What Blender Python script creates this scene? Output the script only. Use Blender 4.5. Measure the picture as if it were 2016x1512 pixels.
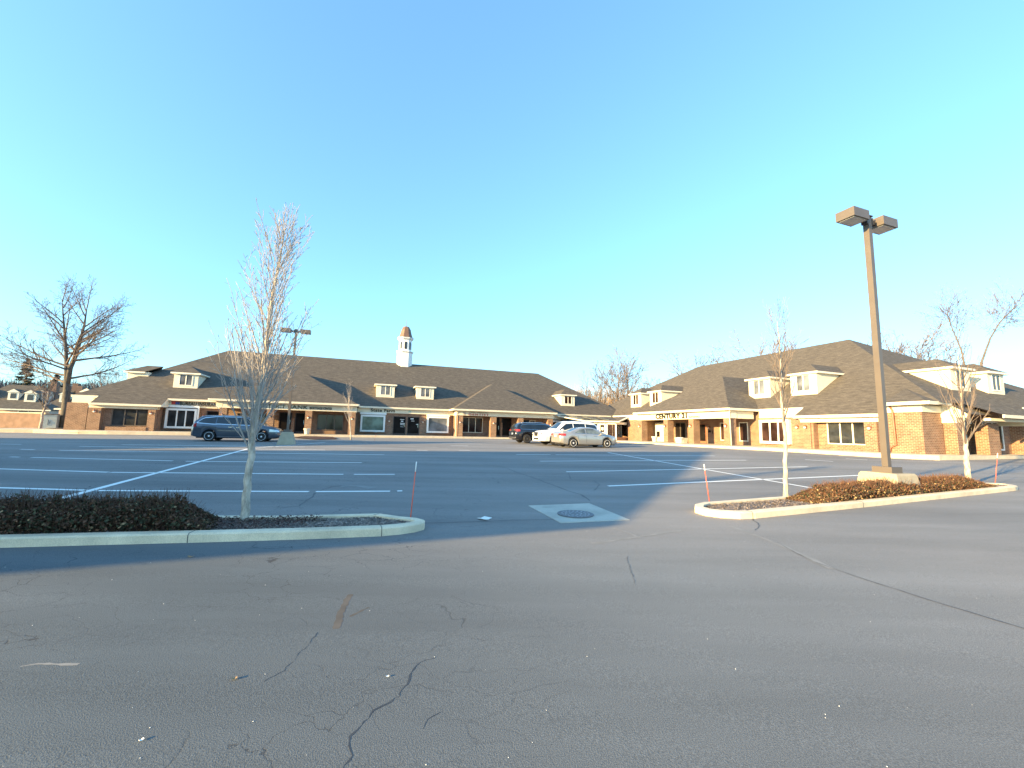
import bpy, math, random
from mathutils import Vector, Matrix
import numpy as np
R = math.radians
random.seed(7)
scene = bpy.context.scene
for o in list(bpy.data.objects):
    bpy.data.objects.remove(o, do_unlink=True)
C = bpy.context.collection

# ------------------------------------------------------------------ camera
FPX, PITCH, ROLL, AZ, EYE = 799.0, R(6.51), R(1.33), R(70.33), 1.5
cp, sp = math.cos(PITCH), math.sin(PITCH)
fw = Vector((0, cp, sp)); up0 = Vector((0, -sp, cp)); r0 = Vector((1, 0, 0))
cr, sr = math.cos(ROLL), math.sin(ROLL)
rt = cr * r0 + sr * up0
upv = -sr * r0 + cr * up0
cam_d = bpy.data.cameras.new('camera')
cam = bpy.data.objects.new('camera', cam_d); C.objects.link(cam)
cam_d.sensor_width = 36; cam_d.lens = 36 * FPX / 2016; cam_d.clip_end = 3000; cam_d.clip_start = .05
M = Matrix((rt, upv, -fw)).transposed().to_4x4(); M.translation = Vector((0, 0, EYE))
cam.matrix_world = M
scene.camera = cam

# ------------------------------------------------------------------ light
SUN_AZ, SUN_EL = R(235.5), R(12.0)
w = bpy.data.worlds.new('World'); scene.world = w; w.use_nodes = True
nt = w.node_tree; nt.nodes.clear()
sky = nt.nodes.new('ShaderNodeTexSky'); sky.sky_type = 'NISHITA'; sky.sun_disc = False
sky.sun_elevation = SUN_EL; sky.sun_rotation = SUN_AZ
sky.altitude = 250; sky.air_density = 1.0; sky.dust_density = 1.0; sky.ozone_density = 3.0
bg = nt.nodes.new('ShaderNodeBackground'); bg.inputs[1].default_value = 0.135
wo = nt.nodes.new('ShaderNodeOutputWorld')
tint = nt.nodes.new('ShaderNodeMix'); tint.data_type = 'RGBA'; tint.blend_type = 'MULTIPLY'; tint.inputs[0].default_value = 1
tint.inputs[7].default_value = (.72, 1.03, 1.14, 1)
gm = nt.nodes.new('ShaderNodeGamma'); gm.inputs[1].default_value = .72; nt.links.new(sky.outputs[0], gm.inputs[0]); nt.links.new(gm.outputs[0], tint.inputs[6])
nt.links.new(tint.outputs[2], bg.inputs[0]); nt.links.new(bg.outputs[0], wo.inputs[0])
sd = bpy.data.lights.new('sun', 'SUN'); sd.energy = 3.6; sd.angle = R(.6); sd.color = (1.0, .69, .29)
sun = bpy.data.objects.new('sun', sd); C.objects.link(sun)
sv = Vector((math.sin(SUN_AZ) * math.cos(SUN_EL), math.cos(SUN_AZ) * math.cos(SUN_EL), math.sin(SUN_EL)))
sun.rotation_euler = sv.to_track_quat('Z', 'Y').to_euler()
vs = scene.view_settings; vs.view_transform = 'Standard'; vs.look = 'None'; vs.gamma = 1
vs.exposure = 2.3

# ------------------------------------------------------------------ frames
sA, cA = math.sin(AZ), math.cos(AZ)
def W(s, d, z=0):                       # building frame -> world
    return Vector((s * sA - d * cA, s * cA + d * sA, z))
THETA = math.pi / 2 - AZ
def gz(x, y): return .0115 * min(max(y, -5), 50) + .006 * min(max(x, 0), 60)
def gnd(px, py, dz=0.0):                # a point of the sloping lot seen at this place of the photo
    dv = (px - 1008) / FPX * rt - (py - 756) / FPX * upv + fw
    t = 10
    for i in range(60):
        p = Vector((0, 0, EYE)) + dv * t
        t = (gz(p.x, p.y) + dz - EYE) / dv.z
    return Vector((0, 0, EYE)) + dv * t
def at(px, py, Y):
    dv = (px - 1008) / FPX * rt - (py - 756) / FPX * upv + fw
    return Vector((0, 0, EYE)) + dv * (Y / dv.y)

# ------------------------------------------------------------------ materials
def new_mat(name):
    m = bpy.data.materials.new(name); m.use_nodes = True
    n = m.node_tree.nodes; n.clear()
    o = n.new('ShaderNodeOutputMaterial'); b = n.new('ShaderNodeBsdfPrincipled')
    m.node_tree.links.new(b.outputs[0], o.inputs[0])
    return m, n, m.node_tree.links, b
def ramp(n, stops):
    r = n.new('ShaderNodeValToRGB'); e = r.color_ramp.elements
    while len(e) < len(stops): e.new(.5)
    for k, (p, c) in enumerate(stops):
        e[k].position = p; e[k].color = (*c, 1) if len(c) == 3 else c
    return r
def g3(v): return (v, v, v)
def plain(name, col, rough=.6, var=.12, scale=6, metal=0, bump=0, bscale=40, spec=.5, coat=0):
    m, n, l, b = new_mat(name)
    tc = n.new('ShaderNodeTexCoord'); nz = n.new('ShaderNodeTexNoise'); nz.inputs['Scale'].default_value = scale
    nz.inputs['Detail'].default_value = 6; l.new(tc.outputs['Object'], nz.inputs['Vector'])
    lo = tuple(c * (1 - var) for c in col); hi = tuple(min(1, c * (1 + var)) for c in col)
    r = ramp(n, [(.3, lo), (.7, hi)]); l.new(nz.outputs[0], r.inputs[0]); l.new(r.outputs[0], b.inputs['Base Color'])
    b.inputs['Roughness'].default_value = rough; b.inputs['Metallic'].default_value = metal
    b.inputs['Specular IOR Level'].default_value = spec; b.inputs['Coat Weight'].default_value = coat
    b.inputs['Coat Roughness'].default_value = .04
    if bump:
        n2 = n.new('ShaderNodeTexNoise'); n2.inputs['Scale'].default_value = bscale; n2.inputs['Detail'].default_value = 8
        l.new(tc.outputs['Object'], n2.inputs['Vector'])
        bp = n.new('ShaderNodeBump'); bp.inputs['Strength'].default_value = bump; bp.inputs['Distance'].default_value = .02
        l.new(n2.outputs[0], bp.inputs['Height']); l.new(bp.outputs[0], b.inputs['Normal'])
    return m
def mixc(n, l, a, bb, fac, mode='MIX'):
    m = n.new('ShaderNodeMix'); m.data_type = 'RGBA'; m.blend_type = mode
    for sock, v in ((6, a), (7, bb), (0, fac)):
        if isinstance(v, (int, float)): m.inputs[sock].default_value = v
        elif isinstance(v, tuple): m.inputs[sock].default_value = (*v, 1) if len(v) == 3 else v
        else: l.new(v, m.inputs[sock])
    return m.outputs[2]
def tex(n, l, kind, scale, vec, **kw):
    t = n.new('ShaderNodeTex' + kind); t.inputs['Scale'].default_value = scale
    for k, v in kw.items():
        if k in ('feature',): setattr(t, k, v)
        else: t.inputs[k].default_value = v
    l.new(vec, t.inputs['Vector']); return t
def mat_brick():
    m, n, l, b = new_mat('brick')
    uv = n.new('ShaderNodeUVMap').outputs[0]
    bt = n.new('ShaderNodeTexBrick'); l.new(uv, bt.inputs['Vector'])
    bt.inputs['Scale'].default_value = 1; bt.inputs['Brick Width'].default_value = .235; bt.inputs['Row Height'].default_value = .10
    bt.inputs['Mortar Size'].default_value = .011; bt.inputs['Mortar Smooth'].default_value = .2; bt.inputs['Bias'].default_value = 0
    bt.inputs['Color1'].default_value = (.27, .140, .088, 1); bt.inputs['Color2'].default_value = (.165, .078, .052, 1)
    bt.inputs['Mortar'].default_value = (.36, .29, .21, 1)
    nz = tex(n, l, 'Noise', 1.3, uv, Detail=6.0)
    r = ramp(n, [(.3, g3(.82)), (.7, g3(1.15))]); l.new(nz.outputs[0], r.inputs[0])
    c = mixc(n, l, bt.outputs[0], r.outputs[0], 1.0, 'MULTIPLY'); l.new(c, b.inputs['Base Color'])
    b.inputs['Roughness'].default_value = .9
    bp = n.new('ShaderNodeBump'); bp.inputs['Strength'].default_value = .5; bp.inputs['Distance'].default_value = .01; bp.invert = True
    l.new(bt.outputs['Fac'], bp.inputs['Height']); l.new(bp.outputs[0], b.inputs['Normal'])
    return m
def mat_shingle(name='shingles', k=.68):
    m, n, l, b = new_mat(name)
    uv = n.new('ShaderNodeUVMap').outputs[0]
    bt = n.new('ShaderNodeTexBrick'); l.new(uv, bt.inputs['Vector']); bt.offset = .37
    bt.inputs['Scale'].default_value = 1; bt.inputs['Brick Width'].default_value = .42; bt.inputs['Row Height'].default_value = .17
    bt.inputs['Mortar Size'].default_value = .012; bt.inputs['Bias'].default_value = 0
    bt.inputs['Color1'].default_value = (.185 * k, .162 * k, .138 * k, 1); bt.inputs['Color2'].default_value = (.135 * k, .12 * k, .106 * k, 1)
    bt.inputs['Mortar'].default_value = (.11 * k, .098 * k, .086 * k, 1)
    mp = n.new('ShaderNodeMapping'); mp.inputs['Scale'].default_value = (1, 3.2, 1); l.new(uv, mp.inputs[0])
    nz = tex(n, l, 'Noise', 1.9, mp.outputs[0], Detail=7.0, Roughness=.7)
    r = ramp(n, [(.3, g3(.66)), (.7, g3(1.36))]); l.new(nz.outputs[0], r.inputs[0])
    c = mixc(n, l, bt.outputs[0], r.outputs[0], 1.0, 'MULTIPLY'); l.new(c, b.inputs['Base Color'])
    b.inputs['Roughness'].default_value = .95; b.inputs['Specular IOR Level'].default_value = .2
    bp = n.new('ShaderNodeBump'); bp.inputs['Strength'].default_value = .25; bp.inputs['Distance'].default_value = .015; bp.invert = True
    l.new(bt.outputs['Fac'], bp.inputs['Height']); l.new(bp.outputs[0], b.inputs['Normal'])
    return m
def mat_siding(name, col):
    m, n, l, b = new_mat(name)
    uv = n.new('ShaderNodeUVMap').outputs[0]
    sx = n.new('ShaderNodeSeparateXYZ'); l.new(uv, sx.inputs[0])
    mo = n.new('ShaderNodeMath'); mo.operation = 'MULTIPLY'; mo.inputs[1].default_value = 1 / .15; l.new(sx.outputs[1], mo.inputs[0])
    fr = n.new('ShaderNodeMath'); fr.operation = 'FRACT'; l.new(mo.outputs[0], fr.inputs[0])
    bp = n.new('ShaderNodeBump'); bp.inputs['Strength'].default_value = .35; bp.inputs['Distance'].default_value = .02
    l.new(fr.outputs[0], bp.inputs['Height']); l.new(bp.outputs[0], b.inputs['Normal'])
    nz = tex(n, l, 'Noise', 2.0, uv, Detail=5.0)
    r = ramp(n, [(.3, tuple(c * .93 for c in col)), (.7, col)]); l.new(nz.outputs[0], r.inputs[0]); l.new(r.outputs[0], b.inputs['Base Color'])
    b.inputs['Roughness'].default_value = .6
    return m
def mat_asphalt():
    m, n, l, b = new_mat('asphalt')
    tc = n.new('ShaderNodeTexCoord'); P = tc.outputs['Object']
    big = tex(n, l, 'Noise', .16, P, Detail=3.0); r1 = ramp(n, [(.3, (.205, .196, .190)), (.52, (.238, .226, .216)), (.75, (.268, .250, .236))]); l.new(big.outputs[0], r1.inputs[0])
    mp = n.new('ShaderNodeMapping'); mp.inputs['Rotation'].default_value = (0, 0, -THETA); mp.inputs['Scale'].default_value = (.14, 1.0, 1); l.new(P, mp.inputs[0])
    st = tex(n, l, 'Noise', .8, mp.outputs[0], Detail=5.0, Roughness=.6); r2 = ramp(n, [(.3, g3(.76)), (.7, g3(1.18))]); l.new(st.outputs[0], r2.inputs[0])
    c = mixc(n, l, r1.outputs[0], r2.outputs[0], 1.0, 'MULTIPLY')
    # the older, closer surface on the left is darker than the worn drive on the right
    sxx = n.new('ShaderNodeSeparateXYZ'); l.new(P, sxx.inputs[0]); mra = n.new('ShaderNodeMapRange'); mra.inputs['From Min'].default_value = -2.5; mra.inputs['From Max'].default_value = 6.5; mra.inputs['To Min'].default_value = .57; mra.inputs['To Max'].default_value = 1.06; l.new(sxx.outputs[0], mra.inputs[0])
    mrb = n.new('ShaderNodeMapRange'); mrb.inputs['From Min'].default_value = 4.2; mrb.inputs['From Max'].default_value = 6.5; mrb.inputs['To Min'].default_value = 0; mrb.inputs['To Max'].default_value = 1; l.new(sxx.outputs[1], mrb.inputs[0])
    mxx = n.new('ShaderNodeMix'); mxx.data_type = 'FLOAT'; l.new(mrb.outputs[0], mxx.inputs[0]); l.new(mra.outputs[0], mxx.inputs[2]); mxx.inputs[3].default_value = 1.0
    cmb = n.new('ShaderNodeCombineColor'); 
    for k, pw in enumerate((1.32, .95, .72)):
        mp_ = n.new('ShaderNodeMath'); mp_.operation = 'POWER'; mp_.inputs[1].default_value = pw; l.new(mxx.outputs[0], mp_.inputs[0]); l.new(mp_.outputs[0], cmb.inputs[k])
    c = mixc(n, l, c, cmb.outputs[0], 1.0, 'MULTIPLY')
    fine = tex(n, l, 'Noise', 160, P, Detail=3.0); r3 = ramp(n, [(.3, g3(.66)), (.55, g3(1.02)), (.78, g3(1.5))]); l.new(fine.outputs[0], r3.inputs[0])
    c = mixc(n, l, c, r3.outputs[0], 1.0, 'MULTIPLY')
    # pale stone chips and flecks
    vc = tex(n, l, 'Voronoi', 9.0, P); r4 = ramp(n, [(0, g3(1)), (.022, g3(1)), (.035, g3(0))]); l.new(vc.outputs['Distance'], r4.inputs[0])
    pick = n.new('ShaderNodeMath'); pick.operation = 'GREATER_THAN'; pick.inputs[1].default_value = .97
    sc = n.new('ShaderNodeSeparateColor'); l.new(vc.outputs['Color'], sc.inputs[0]); l.new(sc.outputs[0], pick.inputs[0])
    mu = n.new('ShaderNodeMath'); mu.operation = 'MULTIPLY'; l.new(r4.outputs[0], mu.inputs[0]); l.new(pick.outputs[0], mu.inputs[1])
    c = mixc(n, l, c, (.5, .47, .42), mu.outputs[0])
    # hairline cracks
    wn = tex(n, l, 'Noise', 2.3, P, Detail=5.0)
    vm = n.new('ShaderNodeVectorMath'); vm.operation = 'MULTIPLY_ADD'; vm.inputs[1].default_value = (.55, .55, 0); l.new(wn.outputs['Color'], vm.inputs[0]); l.new(P, vm.inputs[2])
    mp2 = n.new('ShaderNodeMapping'); mp2.inputs['Rotation'].default_value = (0, 0, R(-38)); mp2.inputs['Scale'].default_value = (1.0, 2.1, 1); l.new(vm.outputs[0], mp2.inputs[0])
    ve = n.new('ShaderNodeTexVoronoi'); ve.feature = 'DISTANCE_TO_EDGE'; ve.inputs['Scale'].default_value = 1.9; l.new(mp2.outputs[0], ve.inputs['Vector'])
    r5 = ramp(n, [(0, g3(1)), (.003, g3(.9)), (.0085, g3(0))]); l.new(ve.outputs['Distance'], r5.inputs[0])
    mk = tex(n, l, 'Noise', .55, P, Detail=4.0); r6 = ramp(n, [(.40, g3(0)), (.58, g3(1))]); l.new(mk.outputs[0], r6.inputs[0])
    # cracks mostly on the left where the old surface is open
    sx = n.new('ShaderNodeSeparateXYZ'); l.new(P, sx.inputs[0])
    mr = n.new('ShaderNodeMapRange'); mr.inputs['From Min'].default_value = .6; mr.inputs['From Max'].default_value = -.8; mr.inputs['To Min'].default_value = .06; mr.inputs['To Max'].default_value = 1
    l.new(sx.outputs[0], mr.inputs[0])
    mu2 = n.new('ShaderNodeMath'); mu2.operation = 'MULTIPLY'; l.new(r5.outputs[0], mu2.inputs[0]); l.new(r6.outputs[0], mu2.inputs[1])
    mu3 = n.new('ShaderNodeMath'); mu3.operation = 'MULTIPLY'; l.new(mu2.outputs[0], mu3.inputs[0]); l.new(mr.outputs[0], mu3.inputs[1])
    c = mixc(n, l, c, (.045, .048, .053), mu3.outputs[0])
    l.new(c, b.inputs['Base Color']); b.inputs['Roughness'].default_value = .88; b.inputs['Specular IOR Level'].default_value = .35
    bp = n.new('ShaderNodeBump'); bp.inputs['Strength'].default_value = .45; bp.inputs['Distance'].default_value = .006
    l.new(fine.outputs[0], bp.inputs['Height'])
    bp2 = n.new('ShaderNodeBump'); bp2.inputs['Strength'].default_value = .12; bp2.inputs['Distance'].default_value = .012; bp2.invert = True
    l.new(mu3.outputs[0], bp2.inputs['Height']); l.new(bp.outputs[0], bp2.inputs['Normal'])
    l.new(bp2.outputs[0], b.inputs['Normal'])
    return m
def mat_concrete(name, col, stain=.25):
    m, n, l, b = new_mat(name)
    tc = n.new('ShaderNodeTexCoord'); P = tc.outputs['Object']
    a = tex(n, l, 'Noise', 1.8, P, Detail=8.0, Roughness=.65); r = ramp(n, [(.3, tuple(c * (1 - stain) for c in col)), (.6, col)]); l.new(a.outputs[0], r.inputs[0])
    f = tex(n, l, 'Noise', 90, P, Detail=4.0); r2 = ramp(n, [(.3, g3(.84)), (.7, g3(1.1))]); l.new(f.outputs[0], r2.inputs[0])
    c = mixc(n, l, r.outputs[0], r2.outputs[0], 1.0, 'MULTIPLY'); l.new(c, b.inputs['Base Color'])
    b.inputs['Roughness'].default_value = .9
    bp = n.new('ShaderNodeBump'); bp.inputs['Strength'].default_value = .4; bp.inputs['Distance'].default_value = .008
    l.new(f.outputs[0], bp.inputs['Height']); l.new(bp.outputs[0], b.inputs['Normal'])
    return m
def mat_stripe():
    m, n, l, b = new_mat('stripe_paint')
    tc = n.new('ShaderNodeTexCoord'); P = tc.outputs['Object']
    a = tex(n, l, 'Noise', 7, P, Detail=8.0, Roughness=.7); r = ramp(n, [(.27, (.3, .3, .3)), (.37, (.85, .85, .82))]); l.new(a.outputs[0], r.inputs[0])
    l.new(r.outputs[0], b.inputs['Base Color']); b.inputs['Roughness'].default_value = .7
    return m
def mat_bark(name, c1, c2, scale=14):
    m, n, l, b = new_mat(name)
    tc = n.new('ShaderNodeTexCoord'); P = tc.outputs['Object']
    mp = n.new('ShaderNodeMapping'); mp.inputs['Scale'].default_value = (1, 1, .35); l.new(P, mp.inputs[0])
    a = tex(n, l, 'Noise', scale, mp.outputs[0], Detail=8.0, Roughness=.65); r = ramp(n, [(.35, c1), (.62, c2)]); l.new(a.outputs[0], r.inputs[0])
    l.new(r.outputs[0], b.inputs['Base Color']); b.inputs['Roughness'].default_value = .9; b.inputs['Specular IOR Level'].default_value = .2
    bp = n.new('ShaderNodeBump'); bp.inputs['Strength'].default_value = .5; bp.inputs['Distance'].default_value = .01
    l.new(a.outputs[0], bp.inputs['Height']); l.new(bp.outputs[0], b.inputs['Normal'])
    return m
def mat_leaf(name, stops, scale=40):
    m, n, l, b = new_mat(name)
    tc = n.new('ShaderNodeTexCoord')
    a = tex(n, l, 'Noise', scale, tc.outputs['Object'], Detail=2.0); r = ramp(n, stops); l.new(a.outputs[0], r.inputs[0])
    l.new(r.outputs[0], b.inputs['Base Color']); b.inputs['Roughness'].default_value = .75; b.inputs['Specular IOR Level'].default_value = .25
    return m
def mat_glass(name, col=(.02, .025, .03), rough=.04, spec=.8):
    m, n, l, b = new_mat(name)
    tc = n.new('ShaderNodeTexCoord')
    a = tex(n, l, 'Noise', .9, tc.outputs['Object'], Detail=3.0); r = ramp(n, [(.35, tuple(c * .45 for c in col)), (.65, tuple(c * 1.5 for c in col))]); l.new(a.outputs[0], r.inputs[0])
    l.new(r.outputs[0], b.inputs['Base Color']); b.inputs['Roughness'].default_value = rough; b.inputs['Specular IOR Level'].default_value = spec
    a2 = tex(n, l, 'Noise', 1.6, tc.outputs['Object'], Detail=1.0)
    bp = n.new('ShaderNodeBump'); bp.inputs['Strength'].default_value = .06; bp.inputs['Distance'].default_value = .05
    l.new(a2.outputs[0], bp.inputs['Height']); l.new(bp.outputs[0], b.inputs['Normal'])
    return m
MT = dict(
    brick=mat_brick(), shingle=mat_shingle(), cream=mat_siding('cream_siding', (.80, .74, .58)),
    trim=plain('white_trim', (.80, .75, .62), .5, .05), gutter=plain('gutter', (.78, .73, .60), .4, .05),
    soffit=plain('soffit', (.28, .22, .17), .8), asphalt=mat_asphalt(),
    walk=mat_concrete('sidewalk_concrete', (.60, .52, .40)), kerb=mat_concrete('kerb_concrete', (.80, .665, .48), .3),
    base=mat_concrete('base_concrete', (.46, .40, .29), .25), pad=mat_concrete('pad_concrete', (.50, .48, .42), .3), stripe=mat_stripe(),
    glass=mat_glass('window_glass', (.03, .033, .036), .05, .45), dark_glass=mat_glass('dark_glass', (.012, .010, .010), .3, .06),
    green_glass=mat_glass('green_glass', (.10, .16, .14), .08, .5), blind=mat_glass('blind_glass', (.13, .14, .16), .15, .35),
    warm_glass=mat_glass('warm_glass', (.04, .022, .019), .1, .2),
    door=plain('dark_door', (.035, .02, .02), .35), cap_brown=plain('cap_brown', (.17, .10, .07), .6), copper=plain('copper_brown', (.30, .12, .07), .5),
    bulb=plain('lamp_globe', (.8, .76, .68), .3), grass=mat_leaf('grass', [(.3, (.06, .075, .03)), (.5, (.12, .125, .05)), (.7, (.20, .17, .09))], 3),
    bark_pale=mat_bark('bark_pale', (.25, .22, .185), (.56, .50, .42), 18), bark_twig=mat_bark('bark_twig', (.26, .235, .22), (.44, .40, .37), 8),
    bark_twig_dark=mat_bark('bark_twig_dark', (.11, .088, .078), (.20, .16, .14), 8), bark_grey=mat_bark('bark_grey', (.07, .062, .055), (.145, .13, .112), 9), twig_grey=mat_bark('twig_grey', (.13, .10, .085), (.22, .175, .15), 5),
    bark_far=mat_bark('bark_far', (.09, .078, .075), (.15, .13, .12), 5), twig_far=mat_bark('twig_far', (.13, .105, .10), (.19, .155, .145), 3),
    brush=mat_leaf('brush_twig', [(.3, (.16, .115, .08)), (.7, (.30, .22, .15))], 3), needle=mat_leaf('needles', [(.3, (.03, .045, .028)), (.7, (.085, .10, .06))], 6),
    hedge1=mat_leaf('hedge_brown_leaf', [(.3, (.05, .028, .02)), (.7, (.17, .085, .05))], 30),
    hedge2=mat_leaf('hedge_green_leaf', [(.3, (.025, .03, .018)), (.7, (.085, .085, .045))], 30),
    hedge3=mat_leaf('hedge_tan_leaf', [(.3, (.22, .14, .075)), (.7, (.42, .30, .17))], 30),
    mulch=mat_leaf('mulch', [(.3, (.09, .075, .065)), (.55, (.20, .165, .145)), (.72, (.42, .37, .33))], 45),
    chip=mat_leaf('mulch_chip', [(.3, (.14, .10, .085)), (.7, (.46, .38, .32))], 60),
    mulch_red=mat_leaf('mulch_dark', [(.3, (.04, .022, .018)), (.7, (.13, .07, .055))], 30),
    bronze=plain('bronze_paint', (.115, .095, .08), .45, .08, 3), bronze_dark=plain('bronze_dark', (.07, .058, .05), .5),
    lens=plain('lamp_lens', (.45, .45, .42), .25), iron=plain('cast_iron', (.13, .14, .16), .6, .2, 30, .3, .3, 60),
    iron_hi=plain('worn_iron', (.30, .32, .35), .45, .2, 30, .4), orange=plain('orange_fibreglass', (.78, .13, .06), .5),
    white=plain('white_paint', (.8, .8, .78), .5, .05), paper=plain('paper', (.82, .83, .80), .7, .03),
    pot=mat_concrete('planter_concrete', (.70, .66, .58), .15), ink=plain('sign_black', (.010, .009, .009), .8, .1, 6, 0, 0, 40, .1),
    ink_green=plain('sign_dark_green', (.05, .06, .035), .5), ink_gold=plain('sign_gold', (.25, .16, .05), .5),
    ink_red=plain('sign_red', (.45, .05, .04), .5), ink_blue=plain('sign_blue', (.04, .06, .22), .5), ink_faint=plain('sign_grey', (.42, .38, .34), .6),
    ink_teal=plain('sign_teal', (.35, .52, .46), .6),
    tyre=plain('tyre_rubber', (.018, .018, .019), .8), rim=plain('alloy', (.62, .63, .65), .3, .05, 6, .6), rim_mid=plain('rim_shade', (.2, .2, .21), .5, .05, 6, .2), rimx=plain('bright_alloy', (.75,.76,.78), .4, .05, 6, .1), rim_dark=plain('dark_alloy', (.12, .12, .13), .35, .05, 6, .6),
    chrome=plain('chrome', (.75, .76, .78), .12, .02, 6, 1.0), blackp=plain('black_plastic', (.02, .02, .022), .5),
    car_glass=mat_glass('car_glass', (.012, .016, .02), .02, 1.0), clear_glass=mat_glass('pale_car_glass', (.16, .19, .19), .03, 1.0),
    red=plain('tail_lamp_red', (.42, .03, .03), .15, .1), headl=plain('headlamp', (.62, .66, .70), .08, .1, 6, .3),
    paint_blue=plain('paint_slate_blue', (.085, .10, .13), .28, .04, 1, .55, coat=1), paint_black=plain('paint_black', (.012, .013, .02), .2, .04, 1, .3, coat=1),
    paint_white=plain('paint_white', (.78, .78, .76), .3, .02, 1, 0, coat=1), paint_silver=plain('paint_silver', (.42, .40, .37), .28, .03, 1, .55, coat=1),
    util=plain('utility_grey_green', (.42, .47, .45), .5, .05), plate=plain('plate', (.55, .60, .62), .4, .1, 40),
    seal=plain('crack_sealer', (.045, .046, .05), .55, .2, 8), oldseal=plain('old_sealer', (.235, .23, .22), .9, .15, 6),
    rust=plain('rust_stain', (.10, .088, .077), .9, .2, 8), wood=plain('wood_slats', (.35, .18, .10), .6),
    cream_flat=plain('cream_paint', (.80, .74, .58), .55, .05), skylight=mat_glass('skylight_glass', (.20, .22, .20), .1, .6),
    houseroof=mat_shingle('house_shingles', .75), housebrick=plain('house_brick', (.20, .125, .095), .9, .2, 2),
    farwin=plain('far_window', (.05, .055, .06), .2), pink=plain('far_gable', (.55, .40, .33), .8, .2, 3),
)

# ------------------------------------------------------------------ mesh builder
class MB:
    def __init__(s): s.v = []; s.f = []; s.mi = []; s.cur = 0; s.sm = []
    def face(s, pts, smooth=False):
        k = len(s.v); s.v += [tuple(p) for p in pts]; s.f.append(tuple(range(k, k + len(pts)))); s.mi.append(s.cur); s.sm.append(smooth)
    def hexa(s, p):   # p: 8 points, bottom 4 ccw then top 4
        k = len(s.v); s.v += [tuple(q) for q in p]
        for f in ((3, 2, 1, 0), (4, 5, 6, 7), (0, 1, 5, 4), (1, 2, 6, 5), (2, 3, 7, 6), (3, 0, 4, 7)):
            s.f.append(tuple(k + i for i in f)); s.mi.append(s.cur); s.sm.append(False)
    def box(s, x0, x1, y0, y1, z0, z1):
        if x0 > x1: x0, x1 = x1, x0
        if y0 > y1: y0, y1 = y1, y0
        if z0 > z1: z0, z1 = z1, z0
        s.hexa([(x0, y0, z0), (x1, y0, z0), (x1, y1, z0), (x0, y1, z0), (x0, y0, z1), (x1, y0, z1), (x1, y1, z1), (x0, y1, z1)])
        return s
    def taper(s, cx, cy, z0, z1, a0, b0, a1, b1):
        s.hexa([(cx - a0, cy - b0, z0), (cx + a0, cy - b0, z0), (cx + a0, cy + b0, z0), (cx - a0, cy + b0, z0), (cx - a1, cy - b1, z1), (cx + a1, cy - b1, z1), (cx + a1, cy + b1, z1), (cx - a1, cy + b1, z1)])
        return s
    def tube(s, pts, rad, sides=6, cap=True):
        k = len(s.v); n = len(pts)
        pts = [Vector(p) for p in pts]
        prev = None
        for i in range(n):
            t = (pts[min(i + 1, n - 1)] - pts[max(i - 1, 0)])
            if t.length < 1e-9: t = Vector((0, 0, 1))
            t.normalize()
            if prev is None:
                a = t.orthogonal().normalized()
            else:
                a = prev - t * prev.dot(t)
                a = a.normalized() if a.length > 1e-6 else t.orthogonal().normalized()
            prev = a; b = t.cross(a)
            r = rad[i] if isinstance(rad, (list, tuple)) else rad
            for j in range(sides):
                an = 2 * math.pi * j / sides
                p = pts[i] + a * (math.cos(an) * r) + b * (math.sin(an) * r); s.v.append((p.x, p.y, p.z))
        for i in range(n - 1):
            for j in range(sides):
                j2 = (j + 1) % sides
                s.f.append((k + i * sides + j, k + i * sides + j2, k + (i + 1) * sides + j2, k + (i + 1) * sides + j)); s.mi.append(s.cur); s.sm.append(sides > 4)
        if cap:
            s.f.append(tuple(k + j for j in range(sides))[::-1]); s.mi.append(s.cur); s.sm.append(False)
            s.f.append(tuple(k + (n - 1) * sides + j for j in range(sides))); s.mi.append(s.cur); s.sm.append(False)
        return s
    def lathe(s, prof, cx=0, cy=0, seg=16, axis='z', smooth=True, ph=0):   # prof: (r, z)
        k = len(s.v)
        for (r, z) in prof:
            for j in range(seg):
                a = 2 * math.pi * (j + ph) / seg
                if axis == 'z': s.v.append((cx + r * math.cos(a), cy + r * math.sin(a), z))
                else: s.v.append((cx + r * math.cos(a), z, cy + r * math.sin(a)))
        for i in range(len(prof) - 1):
            for j in range(seg):
                j2 = (j + 1) % seg
                s.f.append((k + i * seg + j, k + i * seg + j2, k + (i + 1) * seg + j2, k + (i + 1) * seg + j)); s.mi.append(s.cur); s.sm.append(smooth)
        for i, rev in ((0, True), (len(prof) - 1, False)):
            f = [k + i * seg + j for j in range(seg)]
            s.f.append(tuple(f[::-1] if rev else f)); s.mi.append(s.cur); s.sm.append(False)
        return s
    def build(s, name, mats, parent=None, org=(0, 0, 0), merge=False):
        me = bpy.data.meshes.new(name)
        ox, oy, oz = org
        V = [(a - ox, b - oy, c - oz) for a, b, c in s.v]
        me.from_pydata(V, [], s.f)
        if not isinstance(mats, (list, tuple)): mats = [mats]
        for m in mats: me.materials.append(MT[m] if isinstance(m, str) else m)
        if len(mats) > 1: me.polygons.foreach_set('material_index', s.mi)
        me.polygons.foreach_set('use_smooth', s.sm)
        if len(s.f) < 6000:
            uvl = me.uv_layers.new(name='UVMap')
            for p in me.polygons:
                nn = p.normal
                if abs(nn.z) > .97: t = Vector((1, 0, 0)); b = Vector((0, 1, 0))
                else:
                    t = Vector((0, 0, 1)).cross(nn).normalized(); b = nn.cross(t)
                for li in p.loop_indices:
                    q = me.vertices[me.loops[li].vertex_index].co
                    uvl.data[li].uv = (q.dot(t), q.dot(b))
        me.update()
        o = bpy.data.objects.new(name, me); C.objects.link(o)
        if parent is not None: o.parent = parent
        else: o.location = org
        return o

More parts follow.
